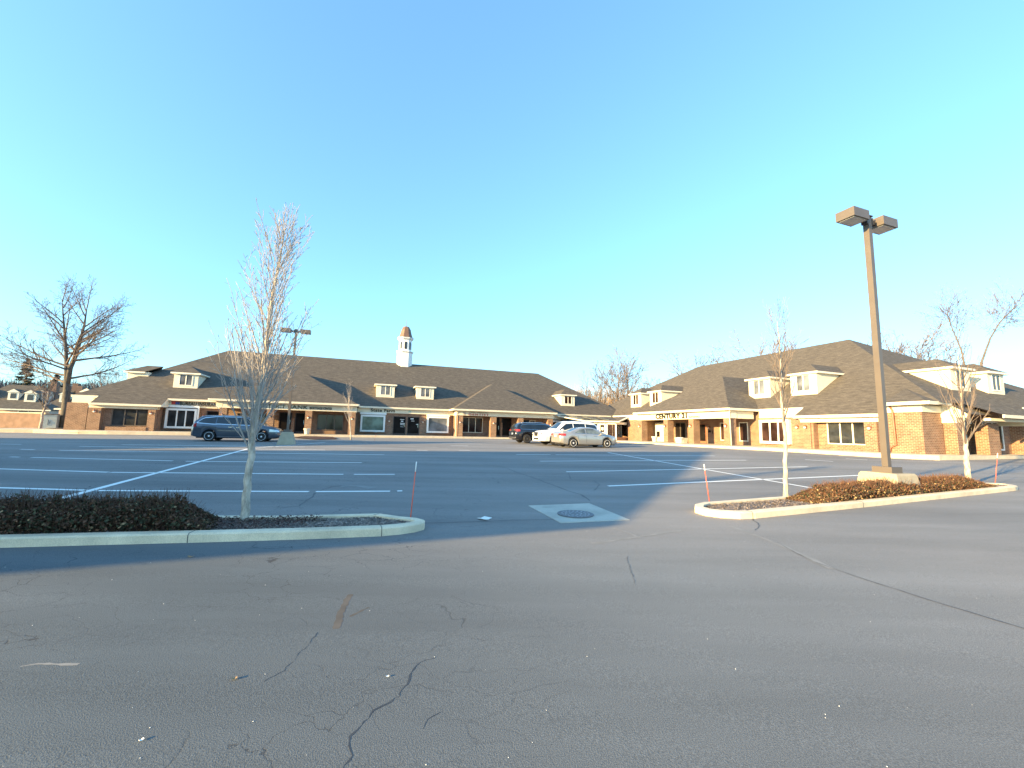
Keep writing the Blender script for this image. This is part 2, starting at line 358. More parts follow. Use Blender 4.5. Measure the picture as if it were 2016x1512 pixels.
def tag(o, label=None, cat=None, group=None, kind=None):
    if label: o['label'] = label
    if cat: o['category'] = cat
    if group: o['group'] = group
    if kind: o['kind'] = kind
    return o
def thing(name, label, cat, loc=(0, 0, 0), rz=0, group=None, scale=1):
    o = bpy.data.objects.new(name, None); o.empty_display_size = .2; C.objects.link(o)
    o.location = loc; o.rotation_euler = (0, 0, rz); o.scale = (scale,) * 3
    return tag(o, label, cat, group)
def kids(o): return [c for c in bpy.data.objects if c.parent == o]
def copy_tree(o, parent=None):
    c = o.copy(); C.objects.link(c)
    if parent is not None: c.parent = parent
    for ch in kids(o):
        copy_tree(ch, c)
    return c
def struct(name, mb, mat, org=(0, 0, 0)):
    o = mb.build(name, mat, None, org); o['kind'] = 'structure'; return o

# ------------------------------------------------------------------ ground
mb = MB()
xs = [-500, -120, -60, 0, 60, 120, 500]; ys = [-300, -5, 20, 50, 120, 900]
for i in range(len(xs) - 1):
    for j in range(len(ys) - 1):
        q = [(xs[i], ys[j]), (xs[i + 1], ys[j]), (xs[i + 1], ys[j + 1]), (xs[i], ys[j + 1])]
        mb.face([(a, b, gz(a, b) - .03) for a, b in q])
struct('ground', mb, 'grass')
# asphalt lot: follows the kerb line of the sidewalk
def Wg(s, d, dz=0):
    p = W(s, d); p.z = gz(p.x, p.y) + dz; return p
mb = MB()
def strip_cells(poly_rows, dz):
    for a, b in zip(poly_rows[:-1], poly_rows[1:]):
        mb.face([Wg(*a[0], dz), Wg(*a[1], dz), Wg(*b[1], dz), Wg(*b[0], dz)])
lot_edge = [(-45, 48.9), (-36, 46.8), (-27, 46.2), (-21, 43.6), (-20, 43.5), (-10, 43.5), (0, 43.5), (8, 43.5), (14, 43.5), (20, 43.2), (23.5, 41), (24.6, 36.4), (25.6, 28), (28.0, 20.9), (28.6, 15.6), (29.9, 13.7), (32.5, 13.6), (38.6, 13.6), (60, 13.6), (90, 13.6)]
# (a lattice clipped by the kerb line keeps the sheet flush with the sloping ground)
def edge_d(s):
    for (a, da), (b, db) in zip(lot_edge[:-1], lot_edge[1:]):
        if a <= s <= b: return da + (db - da) * (s - a) / (b - a)
    return 40
sl = sorted(set([-90, -70, -60, -50] + [e[0] for e in lot_edge] + [2.5 * k for k in range(-18, 24)] + [.5 * k for k in range(-30, 40)]))
for a, b in zip(sl[:-1], sl[1:]):
    da, db = (edge_d(a) if a >= -45 else 49), (edge_d(b) if b >= -45 else 49)
    ks = [-60, -30, -10, 0] + [k / 28 for k in range(1, 29)]
    rows = []
    for q in ks:
        rows.append(((a, da * q if q >= 0 and q <= 1 else q), (b, db * q if q >= 0 and q <= 1 else q)))
    for r1, r2 in zip(rows[:-1], rows[1:]):
        mb.face([Wg(*r1[0]), Wg(*r1[1]), Wg(*r2[1]), Wg(*r2[0])])
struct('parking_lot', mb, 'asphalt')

# sidewalk slab along both fronts
SWZ = .66
def poly_slab(pts, z0, z1, mb):
    n = len(pts); k = len(mb.v)
    mb.v += [(p[0], p[1], z0) for p in pts] + [(p[0], p[1], z1) for p in pts]
    mb.f.append(tuple(k + n + i for i in range(n))); mb.mi.append(mb.cur); mb.sm.append(False)
    for i in range(n):
        j = (i + 1) % n; mb.f.append((k + i, k + j, k + n + j, k + n + i)); mb.mi.append(mb.cur); mb.sm.append(False)
sw = [e for e in lot_edge if -24 <= e[0] <= 60]
mb = MB()
pts = [W(s, d - .35) for s, d in [(-30, 45.4), (-25.6, 45.2), (-22, 43.7)] + sw[1:]]
inner = [W(60, 16), W(33, 16), W(33, 50), W(-30, 50)]
poly_slab([(p.x, p.y) for p in pts + inner], 0, SWZ, mb)
struct('sidewalk', mb, 'walk')

# painted lines on the asphalt
mb = MB()
def line(p, q, w=.1, dz=.0035, m=None, seg=None):
    t = (m or mb); v = Vector((q.x - p.x, q.y - p.y, 0)); L = v.length; v.normalize(); nn = Vector((-v.y, v.x, 0)) * (w / 2)
    k = seg or max(1, int(L / 1.5))
    for i in range(k):
        a = p + v * (L * i / k); b = p + v * (L * (i + 1) / k)
        t.face([Vector((c.x, c.y, gz(c.x, c.y) + dz)) for c in (a - nn, b - nn, b + nn, a + nn)])
def pl(a, b, w=.1): line(gnd(*a), gnd(*b), w)
pl((-260, 951.5), (846 * 0 + 791, 966.5)) if False else None
for a, b in [((-120, 957), (168, 965.3)), ((192, 966), (608, 968)), ((622, 968), (768, 967.2)), ((782, 966.8), (792, 966.5)),
             ((-90, 920.5), (213, 929.8)), ((218, 930), (676, 934)), ((697, 934), (777, 934)),
             ((62, 900.6), (340, 907.4)), ((366, 908.2), (712, 911)), ((117, 886.7), (756, 895.3)), ((156, 878.8), (640, 886)), ((240, 875.5), (600, 880)), ((0, 874.2), (43, 874.8)),
             ((40, 884.6), (68, 885.4)), ((20, 899.6), (38, 900)),
             ((1016, 894.7), (1084, 895.2)), ((1094, 895.3), (1407, 897.6)), ((1063, 908), (1470, 906)), ((1115, 929), (1590, 919)), ((1197, 957), (1700, 935.6)),
             ((1585, 905), (1640, 908.5)), ((1665, 903), (1708, 905.6)), ((887, 877.4), (922, 877.8)), ((904, 886.5), (926, 887)), ((820, 886.4), (842, 886.8))]:
    pl(a, b, .13)
pl((104, 985.5), (489, 883.5), .14); pl((489, 883.5), (640, 871), .1); pl((1197, 891), (1602, 961.5), .11)
struct('parking_stripes', mb, 'stripe')

# crack sealing, tyre-worn marks and patches lying on the asphalt
def wiggle(pts, w, m, dz=.005, amp=.03, step=.12, seed=1, vary=.5):
    rnd = random.Random(seed); P = []
    for a, b in zip(pts[:-1], pts[1:]):
        n_ = max(1, int((b - a).length / step))
        for i in range(n_):
            p = a.lerp(b, i / n_); P.append(p)
    P.append(pts[-1]); off = 0
    Q = []
    for i, p in enumerate(P):
        t = (P[min(i + 1, len(P) - 1)] - P[max(i - 1, 0)]).normalized(); nn = Vector((-t.y, t.x, 0))
        off += rnd.uniform(-amp, amp) * .6; off *= .85
        ww = w * (1 + rnd.uniform(-vary, vary)); Q.append((p + nn * (off - ww / 2), p + nn * (off + ww / 2)))
    for (a, b), (c, d) in zip(Q[:-1], Q[1:]):
        m.face([Vector((q.x, q.y, gz(q.x, q.y) + dz)) for q in (a, c, d, b)])
mb = MB()
wiggle([gnd(*p) for p in [(664, 1530), (688, 1478), (694, 1450), (716, 1430), (742, 1402), (760, 1394), (790, 1372), (806, 1348), (818, 1325), (836, 1309), (862, 1300)]], .008, mb, .0008, .03, .025, 3, .9)
wiggle([gnd(*p) for p in [(832, 1435), (840, 1415), (868, 1402)]], .005, mb, .0008, .01, .03, 4, .7)
wiggle([gnd(*p) for p in [(624, 1245), (560, 1400 - 80), (520, 1342)]], .004, mb, .0008, .02, .03, 5, .8)
wiggle([gnd(*p) for p in [(1235, 1095), (1240, 1122), (1250, 1150)]], .004, mb, .003, .02, .03, 6, .8)
wiggle([gnd(*p) for p in [(1530, 1068), (1600, 1105), (1700, 1140), (1850, 1188), (2016, 1238), (2100, 1262)]], .012, mb, .003, .01, .06, 7, .7)
wiggle([gnd(*p) for p in [(954, 914), (1000, 922), (1060, 944), (1120, 966), (1150, 974), (1164, 986)]], .04, mb, .003, .05, .2, 8)
wiggle([gnd(*p) for p in [(1085, 934), (1120, 931), (1124, 944), (1170, 945), (1182, 955), (1170, 966)]], .03, mb, .003, .04, .2, 9)
wiggle([gnd(*p) for p in [(1024, 911), (1062, 918), (1100, 907), (1240, 900)]], .03, mb, .003, .06, .3, 10)
wiggle([gnd(*p) for p in [(552, 1000), (590, 997), (604, 985), (625, 968), (650, 958), (680, 955)]], .03, mb, .003, .05, .15, 11)
wiggle([gnd(*p) for p in [(830, 1030), (900, 1028), (1000, 1024), (1090, 1022)]], .02, mb, .003, .03, .1, 12)
wiggle([gnd(*p) for p in [(1486, 1044), (1494, 1035), (1482, 1022)]], .014, mb, .003, .03, .06, 13)
struct('crack_sealing', mb, 'seal')
mb = MB()
wiggle([gnd(*p) for p in [(1440, 1036), (1500, 1058), (1570, 1088), (1640, 1120)]], .07, mb, .0026, .03, .1, 21)
wiggle([gnd(*p) for p in [(1165, 1070), (1260, 1058), (1345, 1046)]], .05, mb, .0026, .03, .1, 22)
wiggle([gnd(*p) for p in [(1215, 1042), (1262, 1060)]], .05, mb, .0028, .03, .1, 23)
wiggle([gnd(*p) for p in [(1040, 1001), (1100, 1020), (1390, 1027)]], .04, mb, .0041, .02, .1, 24) if False else None
wiggle([gnd(*p) for p in [(672, 957), (700, 956.5), (735, 961)]], .22, mb, .0028, .06, .2, 25)
wiggle([gnd(*p) for p in [(668, 915), (700, 917)]], .25, mb, .0028, .06, .2, 26)
wiggle([gnd(*p) for p in [(786, 878.8), (862, 881)]], .6, mb, .0028, .06, .4, 27, .3)
wiggle([gnd(*p) for p in [(40, 1312), (75, 1306), (160, 1305)]], .018, mb, .0008, .01, .03, 28)
struct('worn_patches', mb, 'oldseal')
mb = MB()
wiggle([gnd(*p) for p in [(692, 1170), (684, 1185), (672, 1208), (662, 1238)]], .05, mb, .0008, .012, .03, 31, .25)
wiggle([gnd(*p) for p in [(688, 1214), (704, 1206), (726, 1196)]], .022, mb, .0008, .006, .02, 32, .5)
struct('rust_stain', mb, 'rust')

# ------------------------------------------------------------------ kerbed islands
def smooth_loop(pts, it=1):
    for _ in range(it):
        out = []
        n = len(pts)
        for i in range(n):
            a, b = pts[i], pts[(i + 1) % n]
            out += [a.lerp(b, .25), a.lerp(b, .75)]
        pts = out
    return pts
def island(outer, hk=.11, kw=.15, fill='mulch', joints=()):
    # outer: world xy loop, ccw
    n = len(outer); inn = []
    for i in range(n):
        a = outer[i - 1]; b = outer[i]; c = outer[(i + 1) % n]
        t = ((c - b).normalized() + (b - a).normalized()).normalized(); nn = Vector((-t.y, t.x, 0)); inn.append(b + nn * kw)
    mb = MB()
    def Z(p, dz): return Vector((p.x, p.y, gz(p.x, p.y) + dz))
    mid = [o_.lerp(i_, .16) for o_, i_ in zip(outer, inn)]
    for i in range(n):
        j = (i + 1) % n
        mb.face([Z(outer[i], -.05), Z(outer[j], -.05), Z(outer[j], hk * .84), Z(outer[i], hk * .84)])
        mb.face([Z(outer[i], hk * .84), Z(outer[j], hk * .84), Z(mid[j], hk), Z(mid[i], hk)], True)
        mb.face([Z(mid[i], hk), Z(mid[j], hk), Z(inn[j], hk), Z(inn[i], hk)])
        mb.face([Z(inn[i], hk), Z(inn[j], hk), Z(inn[j], hk - .12), Z(inn[i], hk - .12)])
    struct('kerb', mb, 'kerb')
    mb = MB()
    # joints: thin dark grooves proud of the kerb
    for (a, b) in joints:
        a = V2(a.x, a.y); best = None
        for i in range(n):
            p, q = outer[i], outer[(i + 1) % n]; v = q - p; f = max(0, min(1, (a - p).dot(v) / v.length_squared)); r_ = p + v * f
            if best is None or (r_ - a).length < best[0]: best = ((r_ - a).length, r_, v.normalized())
        _, r_, v = best; nn = Vector((-v.y, v.x, 0)); t = v * .004
        prof = [(-.0025, 0), (-.0025, hk * .84), (kw * .16, hk + .0025), (kw + .0025, hk + .0025), (kw + .0025, 0)]
        L_ = [Z(r_ + nn * x - t, z) for x, z in prof]; R_ = [Z(r_ + nn * x + t, z) for x, z in prof]
        mb.face(L_); mb.face(R_[::-1])
        for i in range(4): mb.face([L_[i], R_[i], R_[i + 1], L_[i + 1]])
    if joints: struct('kerb_joints', mb, 'seal')
    return inn
def inside(x, y, loop):
    c = False; n = len(loop)
    for i in range(n):
        a = loop[i]; b = loop[i - 1]
        if (a.y > y) != (b.y > y) and x < (b.x - a.x) * (y - a.y) / (b.y - a.y) + a.x: c = not c
    return c
def bed(name, inn, h, cell, mats, seed=1):
    rnd = random.Random(seed); mb = MB()
    x0 = min(p.x for p in inn); x1 = max(p.x for p in inn); y0 = min(p.y for p in inn); y1 = max(p.y for p in inn)
    # base sheet
    cx = sum(p.x for p in inn) / len(inn); cy = sum(p.y for p in inn) / len(inn)
    mb.face([Vector((p.x, p.y, gz(p.x, p.y) + h)) for p in inn])
    n_ = int((x1 - x0) * (y1 - y0) / (cell * cell))
    for _ in range(n_):
        x = rnd.uniform(x0, x1); y = rnd.uniform(y0, y1)
        if not inside(x, y, inn): continue
        L = rnd.uniform(.012, .05); wd = rnd.uniform(.006, .016); a = rnd.uniform(0, math.pi)
        ux = Vector((math.cos(a), math.sin(a), rnd.uniform(-.4, .5))) * L / 2; uy = Vector((-math.sin(a), math.cos(a), rnd.uniform(-.6, .6))) * wd / 2
        c = Vector((x, y, gz(x, y) + h + rnd.uniform(.002, .02)))
        mb.cur = 1 if rnd.random() < .5 else 0
        mb.face([c - ux - uy, c + ux - uy, c + ux + uy, c - ux + uy])
    mb.cur = 0
    return struct(name, mb, mats)
V2 = lambda x, y: Vector((x, y, 0))
# left island
Lf = [gnd(*p) for p in [(200, 1073), (400, 1068), (600, 1062), (750, 1056), (790, 1051), (815, 1044), (829, 1031)]]
tipb = [gnd(829, 1022, .11), gnd(815, 1013, .11), gnd(790, 1010, .11), gnd(747, 1010, .11), gnd(557, 1014.5, .11), gnd(411, 1014, .11)]
dirL = (Lf[1] - Lf[0]).normalized()
Lf = [Lf[0] - dirL * 14 + V2(-.1, -.2)] + Lf
tipb = tipb + [tipb[-1] - dirL * 13 + V2(0, .35)]
tipc = [V2(-1.69, 5.58), V2(-1.47, 5.68), V2(-1.30, 5.81), V2(-1.20, 5.96), V2(-1.22, 6.1), V2(-1.36, 6.22), V2(-1.62, 6.29)]
Lf = Lf[:4] + tipc[:1]; tipb = tipb[3:]
loopL = [V2(p.x, p.y) for p in Lf + tipc[1:] + tipb]
innL = island(loopL, joints=[(gnd(751, 1056), gnd(747, 1038, .11)), (gnd(748, 1010.5, .11), gnd(747, 1017, .11)), (gnd(368, 1069), gnd(370, 1050, .11))])
bed('mulch_bed', innL, .075, .022, ['mulch', 'chip'], 3)
# right island
Rf = [gnd(*p) for p in [(1365, 1000), (1374, 1011), (1400, 1018), (1440, 1021), (1480, 1021), (1700, 999), (2000, 966)]]
Rb = [gnd(*p, .11) for p in [(2003, 956), (1975, 949), (1935, 947), (1535, 977), (1410, 982), (1380, 985)]]
loopR = [V2(3.9, 7.04), V2(4.2, 7.1)] + [V2(p.x, p.y) for p in Rf[5:]] + [V2(13.82, 11.25), V2(13.98, 11.5), V2(13.9, 11.75), V2(13.56, 11.84)] + [V2(p.x, p.y) for p in Rb[3:4]] + [V2(4.03, 8.1), V2(3.7, 7.97), V2(3.46, 7.76), V2(3.34, 7.5), V2(3.4, 7.25), V2(3.6, 7.1)]
innR = island(loopR, joints=[(gnd(1482, 1021), gnd(1481, 1006, .11)), (gnd(1700, 999), gnd(1698, 984, .11))])
bed('mulch_bed', innR, .075, .024, ['mulch', 'chip'], 4)

def hedge(name, label, fn_h, x0, x1, mid, half, n, mats, seed, size=(.025, .06)):
    """leaf-sized faces spread through a low mound; mid(x)->y centre, half(x)->half width, fn_h(x,v)->height"""
    rnd = random.Random(seed); mb = MB()
    for _ in range(n):
        x = rnd.uniform(x0, x1); v = rnd.uniform(-1, 1)
        hh = fn_h(x, v)
        if hh < .03: continue
        y = mid(x) + v * half(x)
        hh *= .82 + .3 * math.sin(x * 9 + v * 4) * math.sin(x * 5.3 - v * 7) * .5 + rnd.uniform(-.08, .14)
        z = gz(x, y) + .08 + hh * (1 - rnd.random() ** 2.2)
        L = rnd.uniform(*size); wd = L * rnd.uniform(.4, .7)
        d = Vector((rnd.gauss(0, 1), rnd.gauss(0, 1), rnd.gauss(.25, .8))).normalized(); e = d.orthogonal().normalized()
        e = Matrix.Rotation(rnd.uniform(0, 6.28), 3, d) @ e
        c = Vector((x, y, z))
        mb.cur = rnd.choices([0, 1, 2], weights=mats[1])[0]
        mb.face([c - d * L / 2, c + e * wd / 2, c + d * L / 2, c - e * wd / 2])
    for _ in range(n // 12):
        x = rnd.uniform(x0, x1); v = rnd.uniform(-.9, .9); hh = fn_h(x, v)
        if hh < .05: continue
        y = mid(x) + v * half(x); z = gz(x, y) + .07
        mb.cur = 0
        mb.tube([(x, y, z), (x + rnd.uniform(-.05, .05), y + rnd.uniform(-.04, .04), z + hh * .7), (x + rnd.uniform(-.1, .1), y + rnd.uniform(-.08, .08), z + hh * rnd.uniform(.9, 1.35))], [.004, .003, .0015], 3, False)
    o = mb.build(name, mats[0]); return tag(o, label, 'hedge')
def seg_y(P, x):
    for a, b in zip(P[:-1], P[1:]):
        if min(a.x, b.x) <= x <= max(a.x, b.x) and a.x != b.x: return a.y + (b.y - a.y) * (x - a.x) / (b.x - a.x)
    return P[-1].y if abs(x - P[-1].x) < abs(x - P[0].x) else P[0].y
def midL(x): return (seg_y(Lf, x) + seg_y(tipb, x)) / 2
def halfL(x): return max(.1, (seg_y(tipb, x) - seg_y(Lf, x)) / 2 - .17)
def hL(x, v):
    e = min(1, max(0, (-3.85 - x) / .55 + .25 * -v)); return .37 * e * (1 - .55 * v ** 4) if x < -3.4 else 0
hedge('low_hedge', 'low dark brown and green hedge filling the shaded kerbed island at the left', hL, -12, -3.5, midL, halfL, 52000, (['hedge1', 'hedge2', 'hedge3'], [5, 4, .45]), 5)
def midR(x): return (seg_y(Rf[4:], x) + seg_y(Rb, x)) / 2
def halfR(x): return max(.1, (seg_y(Rb, x) - seg_y(Rf[4:], x)) / 2 - .16)
def hR(x, v):
    e = min(1, max(0, (x - 5.75) / .9 + .2 * v)) * min(1, max(0, (13.2 - x) / 1.5)); return .31 * e * (1 - .5 * v ** 4)
hedge('low_hedge', 'low sunlit russet and tan hedge around the tall lamp post in the right island', hR, 5.7, 13.2, midR, halfR, 40000, (['hedge1', 'hedge2', 'hedge3'], [6, 3, 1.3]), 6)

# fallen leaves and bits: dry leaves along the mulch of the left island
mb = MB(); rnd = random.Random(12)
for _ in range(3200):
    x = rnd.uniform(-4.7, -2.7); y = midL(x) + rnd.uniform(-.95, .95) * halfL(x)
    if rnd.random() < (x + 4.6) / 2.2 and y < midL(x) + .1: continue
    c = Vector((x, y, gz(x, y) + .1 + rnd.uniform(0, .05))); L = rnd.uniform(.02, .045)
    a = rnd.uniform(0, 6.28); d = Vector((math.cos(a), math.sin(a), rnd.uniform(-.5, .5))) * L / 2; e = Vector((-math.sin(a), math.cos(a), rnd.uniform(-.5, .5))) * L / 3
    mb.face([c - d, c + e, c + d, c - e])
o = mb.build('fallen_leaves', 'mulch_red'); tag(o, 'dark red brown fallen leaves around the near tree in the left island', 'leaves', kind='stuff')
mb = MB(); rnd = random.Random(13)
for _ in range(80):
    p = gnd(rnd.uniform(0, 2016), 1040 + 470 * rnd.random() ** 1.3)
    r_ = rnd.uniform(.0012, .0035); z = gz(p.x, p.y)
    mb.lathe([(r_, z + .001), (r_ * .9, z + r_ * .6), (r_ * .3, z + r_)], p.x, p.y, 5, smooth=False)
o = mb.build('grit', 'white'); tag(o, 'pale grit and tiny stone chips scattered on the near asphalt', 'grit', kind='stuff')

# concrete pad and manhole
mb = MB()
pc = [gnd(1040, 996), gnd(1104, 1030), gnd(1240, 1024), gnd(1160, 991.5)]
k_ = len(mb.v)
mb.hexa([Vector((p.x, p.y, gz(p.x, p.y) - .05)) for p in pc] + [Vector((p.x, p.y, gz(p.x, p.y) + .008)) for p in pc])
struct('concrete_pad', mb, 'pad')
mh = gnd(1133, 1013.5)
t = thing('manhole_cover', 'round cast iron manhole cover in the pale concrete pad', 'manhole cover', (mh.x, mh.y, gz(mh.x, mh.y) + .008))
mb = MB(); mb.lathe([(.31, 0), (.31, .014), (.285, .014)], 0, 0, 32, smooth=False); mb.build('rim', 'iron', t)
mb = MB(); mb.lathe([(.27, .0), (.27, .012)], 0, 0, 32, smooth=False); mb.cur = 1
for rr in (.23, .17, .10):
    for k in range(int(rr * 90)):
        a = 2 * math.pi * k / int(rr * 90)
        x, y = rr * math.cos(a), rr * math.sin(a); mb.box(x - .013, x + .013, y - .013, y + .013, .012, .017)
mb.build('lid', ['iron', 'iron_hi'], t)
# litter
def card(name, label, cat, px, py, sx, sy, mat, rz, th=.004, curl=.01):
    p = gnd(px, py); mb = MB()
    for i in range(4):
        x0 = -sx / 2 + sx * i / 4; x1 = x0 + sx / 4
        z0 = .004 + curl * abs(i - 2) / 2; z1 = .004 + curl * abs(i - 1) / 2
        mb.hexa([(x0, -sy / 2, z0), (x1, -sy / 2, z1), (x1, sy / 2, z1), (x0, sy / 2, z0), (x0, -sy / 2, z0 + th), (x1, -sy / 2, z1 + th), (x1, sy / 2, z1 + th), (x0, sy / 2, z0 + th)])
    o = mb.build(name, mat); o.location = (p.x, p.y, gz(p.x, p.y)); o.rotation_euler = (0, 0, rz); tag(o, label, cat)
card('paper_napkin', 'white square napkin lying on the asphalt left of the concrete pad', 'litter', 954, 1022, .17, .16, 'paper', R(52), .004, .014)
card('paper_scrap', 'small white paper scrap on the asphalt beside the long crack', 'litter', 763, 1333, .016, .012, 'paper', R(20), .002, .002)
card('dry_leaf', 'small tan dry leaf on the near asphalt at the left', 'leaf', 461, 1338, .028, .018, 'hedge3', R(30), .002, .006)
card('paper_scrap', 'small white scrap lowest at the left on the near asphalt', 'litter', 278, 1459, .018, .012, 'paper', R(60), .002, .003)
card('dry_leaf', 'pale curled leaf in the shade in front of the left kerb', 'leaf', 376, 1097, .06, .03, 'hedge3', R(10), .002, .012)

# ------------------------------------------------------------------ text
def text_mesh(name, body, h, width, parent, loc, rot, mat, org=(0, 0, 0), font_space=1.0, bold=0.0, depth=.03):
    cu = bpy.data.curves.new('t', 'FONT'); cu.body = body; cu.size = 1; cu.extrude = .02; cu.offset = bold; cu.space_character = font_space
    o = bpy.data.objects.new('t', cu); C.objects.link(o)
    dg = bpy.context.evaluated_depsgraph_get(); me = bpy.data.meshes.new_from_object(o.evaluated_get(dg))
    bpy.data.objects.remove(o, do_unlink=True)
    vx = [v.co.x for v in me.vertices]; vy = [v.co.y for v in me.vertices]
    x0, x1, y0, y1 = min(vx), max(vx), min(vy), max(vy)
    sx = width / (x1 - x0); sy = h / (y1 - y0)
    for v in me.vertices: v.co = Vector(((v.co.x - x0) * sx, (v.co.y - y0) * sy, v.co.z * depth / .04))
    me.materials.clear(); me.materials.append(MT[mat])
    ob = bpy.data.objects.new(name, me); C.objects.link(ob); ob.parent = parent
    ob.location = Vector(loc) - Vector(org); ob.rotation_euler = rot
    return ob
ROT_A = (R(90), 0, 0); ROT_B = (R(90), 0, R(-90))

# ------------------------------------------------------------------ buildings
class Face:                              # plane of a facade: u runs to the right, w out of the wall
    def __init__(s, kind, pos): s.k = kind; s.p = pos
    def P(s, u, w, z):
        return (u, s.p - w, z) if s.k == 'A' else (s.p - w, -u, z)
def fbox(mb, F, u0, u1, z0, z1, w0, w1):
    P = F.P
    if F.k == 'A': mb.box(u0, u1, F.p - w0, F.p - w1, z0, z1)
    else: mb.box(F.p - w0, F.p - w1, -u0, -u1, z0, z1)
FLOOR = SWZ
PIT = .6
def building(name, label, s, d):
    b = thing(name, label, 'building', W(s, d, FLOOR), THETA); return b, (s, d, FLOOR)
def window(B, org, F, u0, u1, z0, z1, panes=1, glass='glass', frame='trim', fw_=.07, proud=.05, w0=0.0, sill=True, tr=None):
    mb = MB(); w1 = w0 + proud
    fbox(mb, F, u0, u0 + fw_, z0, z1, w0, w1); fbox(mb, F, u1 - fw_, u1, z0, z1, w0, w1)
    fbox(mb, F, u0 + fw_, u1 - fw_, z1 - fw_, z1, w0, w1); fbox(mb, F, u0 + fw_, u1 - fw_, z0, z0 + fw_, w0, w1)
    for k in range(1, panes):
        u = u0 + fw_ + (u1 - u0 - 2 * fw_) * k / panes; fbox(mb, F, u - .04, u + .04, z0 + fw_, z1 - fw_, w0, w1 - .004)
    f = mb.build('window', frame, B, org)
    mb = MB(); fbox(mb, F, u0 + fw_ * .5, u1 - fw_ * .5, z0 + fw_ * .5, z1 - fw_ * .5, w0 - .02, w0 + .012)
    g = mb.build('glass', glass, f, (0, 0, 0)); g.data.transform(Matrix.Translation(-Vector(org)))
    return f
def box_window(B, org, F, u0, u1, z0, z1, panes, glass='glass', out=.42):
    """projecting white bay-box window"""
    mb = MB(); t = .19
    fbox(mb, F, u0, u0 + t, z0, z1, 0, out); fbox(mb, F, u1 - t, u1, z0, z1, 0, out)
    fbox(mb, F, u0 + t, u1 - t, z1 - t, z1, 0, out); fbox(mb, F, u0 + t, u1 - t, z0, z0 + t, 0, out)
    for k in range(1, panes):
        u = u0 + t + (u1 - u0 - 2 * t) * k / panes; fbox(mb, F, u - .05, u + .05, z0 + t, z1 - t, out - .12, out - .04)
    f = mb.build('window', 'white', B, org)
    mb = MB(); fbox(mb, F, u0 + t, u1 - t, z0 + t, z1 - t, .05, out - .09)
    g = mb.build('glass', glass, f, (0, 0, 0)); g.data.transform(Matrix.Translation(-Vector(org)))
    return f
def door(B, org, F, u0, u1, z1, w0=0.0, glass='dark_glass', frame='door', fr=.07):
    mb = MB()
    fbox(mb, F, u0, u0 + fr, FLOOR, z1, w0, w0 + .06); fbox(mb, F, u1 - fr, u1, FLOOR, z1, w0, w0 + .06); fbox(mb, F, u0 + fr, u1 - fr, z1 - fr, z1, w0, w0 + .06)
    fbox(mb, F, u0 + fr, u1 - fr, FLOOR, FLOOR + .22, w0, w0 + .05)
    f = mb.build('door', frame, B, org)
    mb = MB(); fbox(mb, F, u0 + fr, u1 - fr, FLOOR + .22, z1 - fr, w0 - .01, w0 + .02)
    g = mb.build('glass', glass, f); g.data.transform(Matrix.Translation(-Vector(org)))
    mb = MB(); uu = u1 - fr - .1; fbox(mb, F, uu, uu + .03, FLOOR + .9, FLOOR + 1.35, w0 + .06, w0 + .1); fbox(mb, F, uu, uu + .03, FLOOR + .9, FLOOR + .94, w0 + .02, w0 + .06); fbox(mb, F, uu, uu + .03, FLOOR + 1.31, FLOOR + 1.35, w0 + .02, w0 + .06)
    h = mb.build('handle', 'chrome', f); h.data.transform(Matrix.Translation(-Vector(org)))
    return f
def lantern(B, org, F, u, z, w0=0.0):
    mb = MB(); fbox(mb, F, u - .07, u + .07, z - .12, z + .12, w0, w0 + .03); fbox(mb, F, u - .02, u + .02, z + .04, z + .09, w0 + .03, w0 + .16)
    c = Vector(F.P(u, w0 + .16, z)); mb.lathe([(.11, c.z + .02), (.13, c.z + .05), (.04, c.z + .16), (.015, c.z + .2)], c.x, c.y, 8, smooth=False)
    f = mb.build('wall_light', 'copper', B, org)
    mb = MB(); mb.lathe([(.05, c.z - .12), (.09, c.z - .06), (.085, c.z + .02)], c.x, c.y, 10)
    g = mb.build('globe', 'bulb', f); g.data.transform(Matrix.Translation(-Vector(org)))
def brick_box(B, org, name, *a):
    mb = MB(); mb.box(*a); return mb.build(name, 'brick', B, org)
def pier(B, org, F, u0, u1, z1, depth=.6, w0=0):
    mb = MB(); fbox(mb, F, u0, u1, FLOOR - .02, z1, w0 - depth, w0)
    for k in range(4):      # rusticated edge courses
        pass
    return mb.build('pier', 'brick', B, org)
def eave_parts(B, org, segs, z, drop=.16, th=.11, cream_h=0):
    """white gutter runs along eave segments [(x0,y0,x1,y1,outx,outy)]"""
    for (x0, y0, x1, y1) in segs:
        mb = MB(); a = Vector((x0, y0, z)); b = Vector((x1, y1, z)); v = (b - a).normalized(); nn = Vector((v.y, -v.x, 0)) * th
        dz = Vector((0, 0, -drop)); up_ = Vector((0, 0, .03))
        lo = Vector((0, 0, -drop)); sl = nn * .35
        mb.hexa([a + lo, b + lo, b + lo + nn * .6, a + lo + nn * .6, a + up_, b + up_, b + up_ + nn, a + up_ + nn])
        mb.build('gutter', 'gutter', B, org)
def roof_obj(B, org, faces, name='roof', mat='shingle', under=None):
    mb = MB()
    for f in faces: mb.face(f)
    o = mb.build(name, mat, B, org)
    return o
def hip(x0, x1, y0, y1, z, ra, rb, zr, lo=.0):
    """hip roof faces; ridge from ra(x,y) to rb(x,y)"""
    A_, B_, C_, D_ = (x0, y0, z), (x1, y0, z), (x1, y1, z), (x0, y1, z)
    P_, Q_ = (*ra, zr), (*rb, zr)
    return A_, B_, C_, D_, P_, Q_
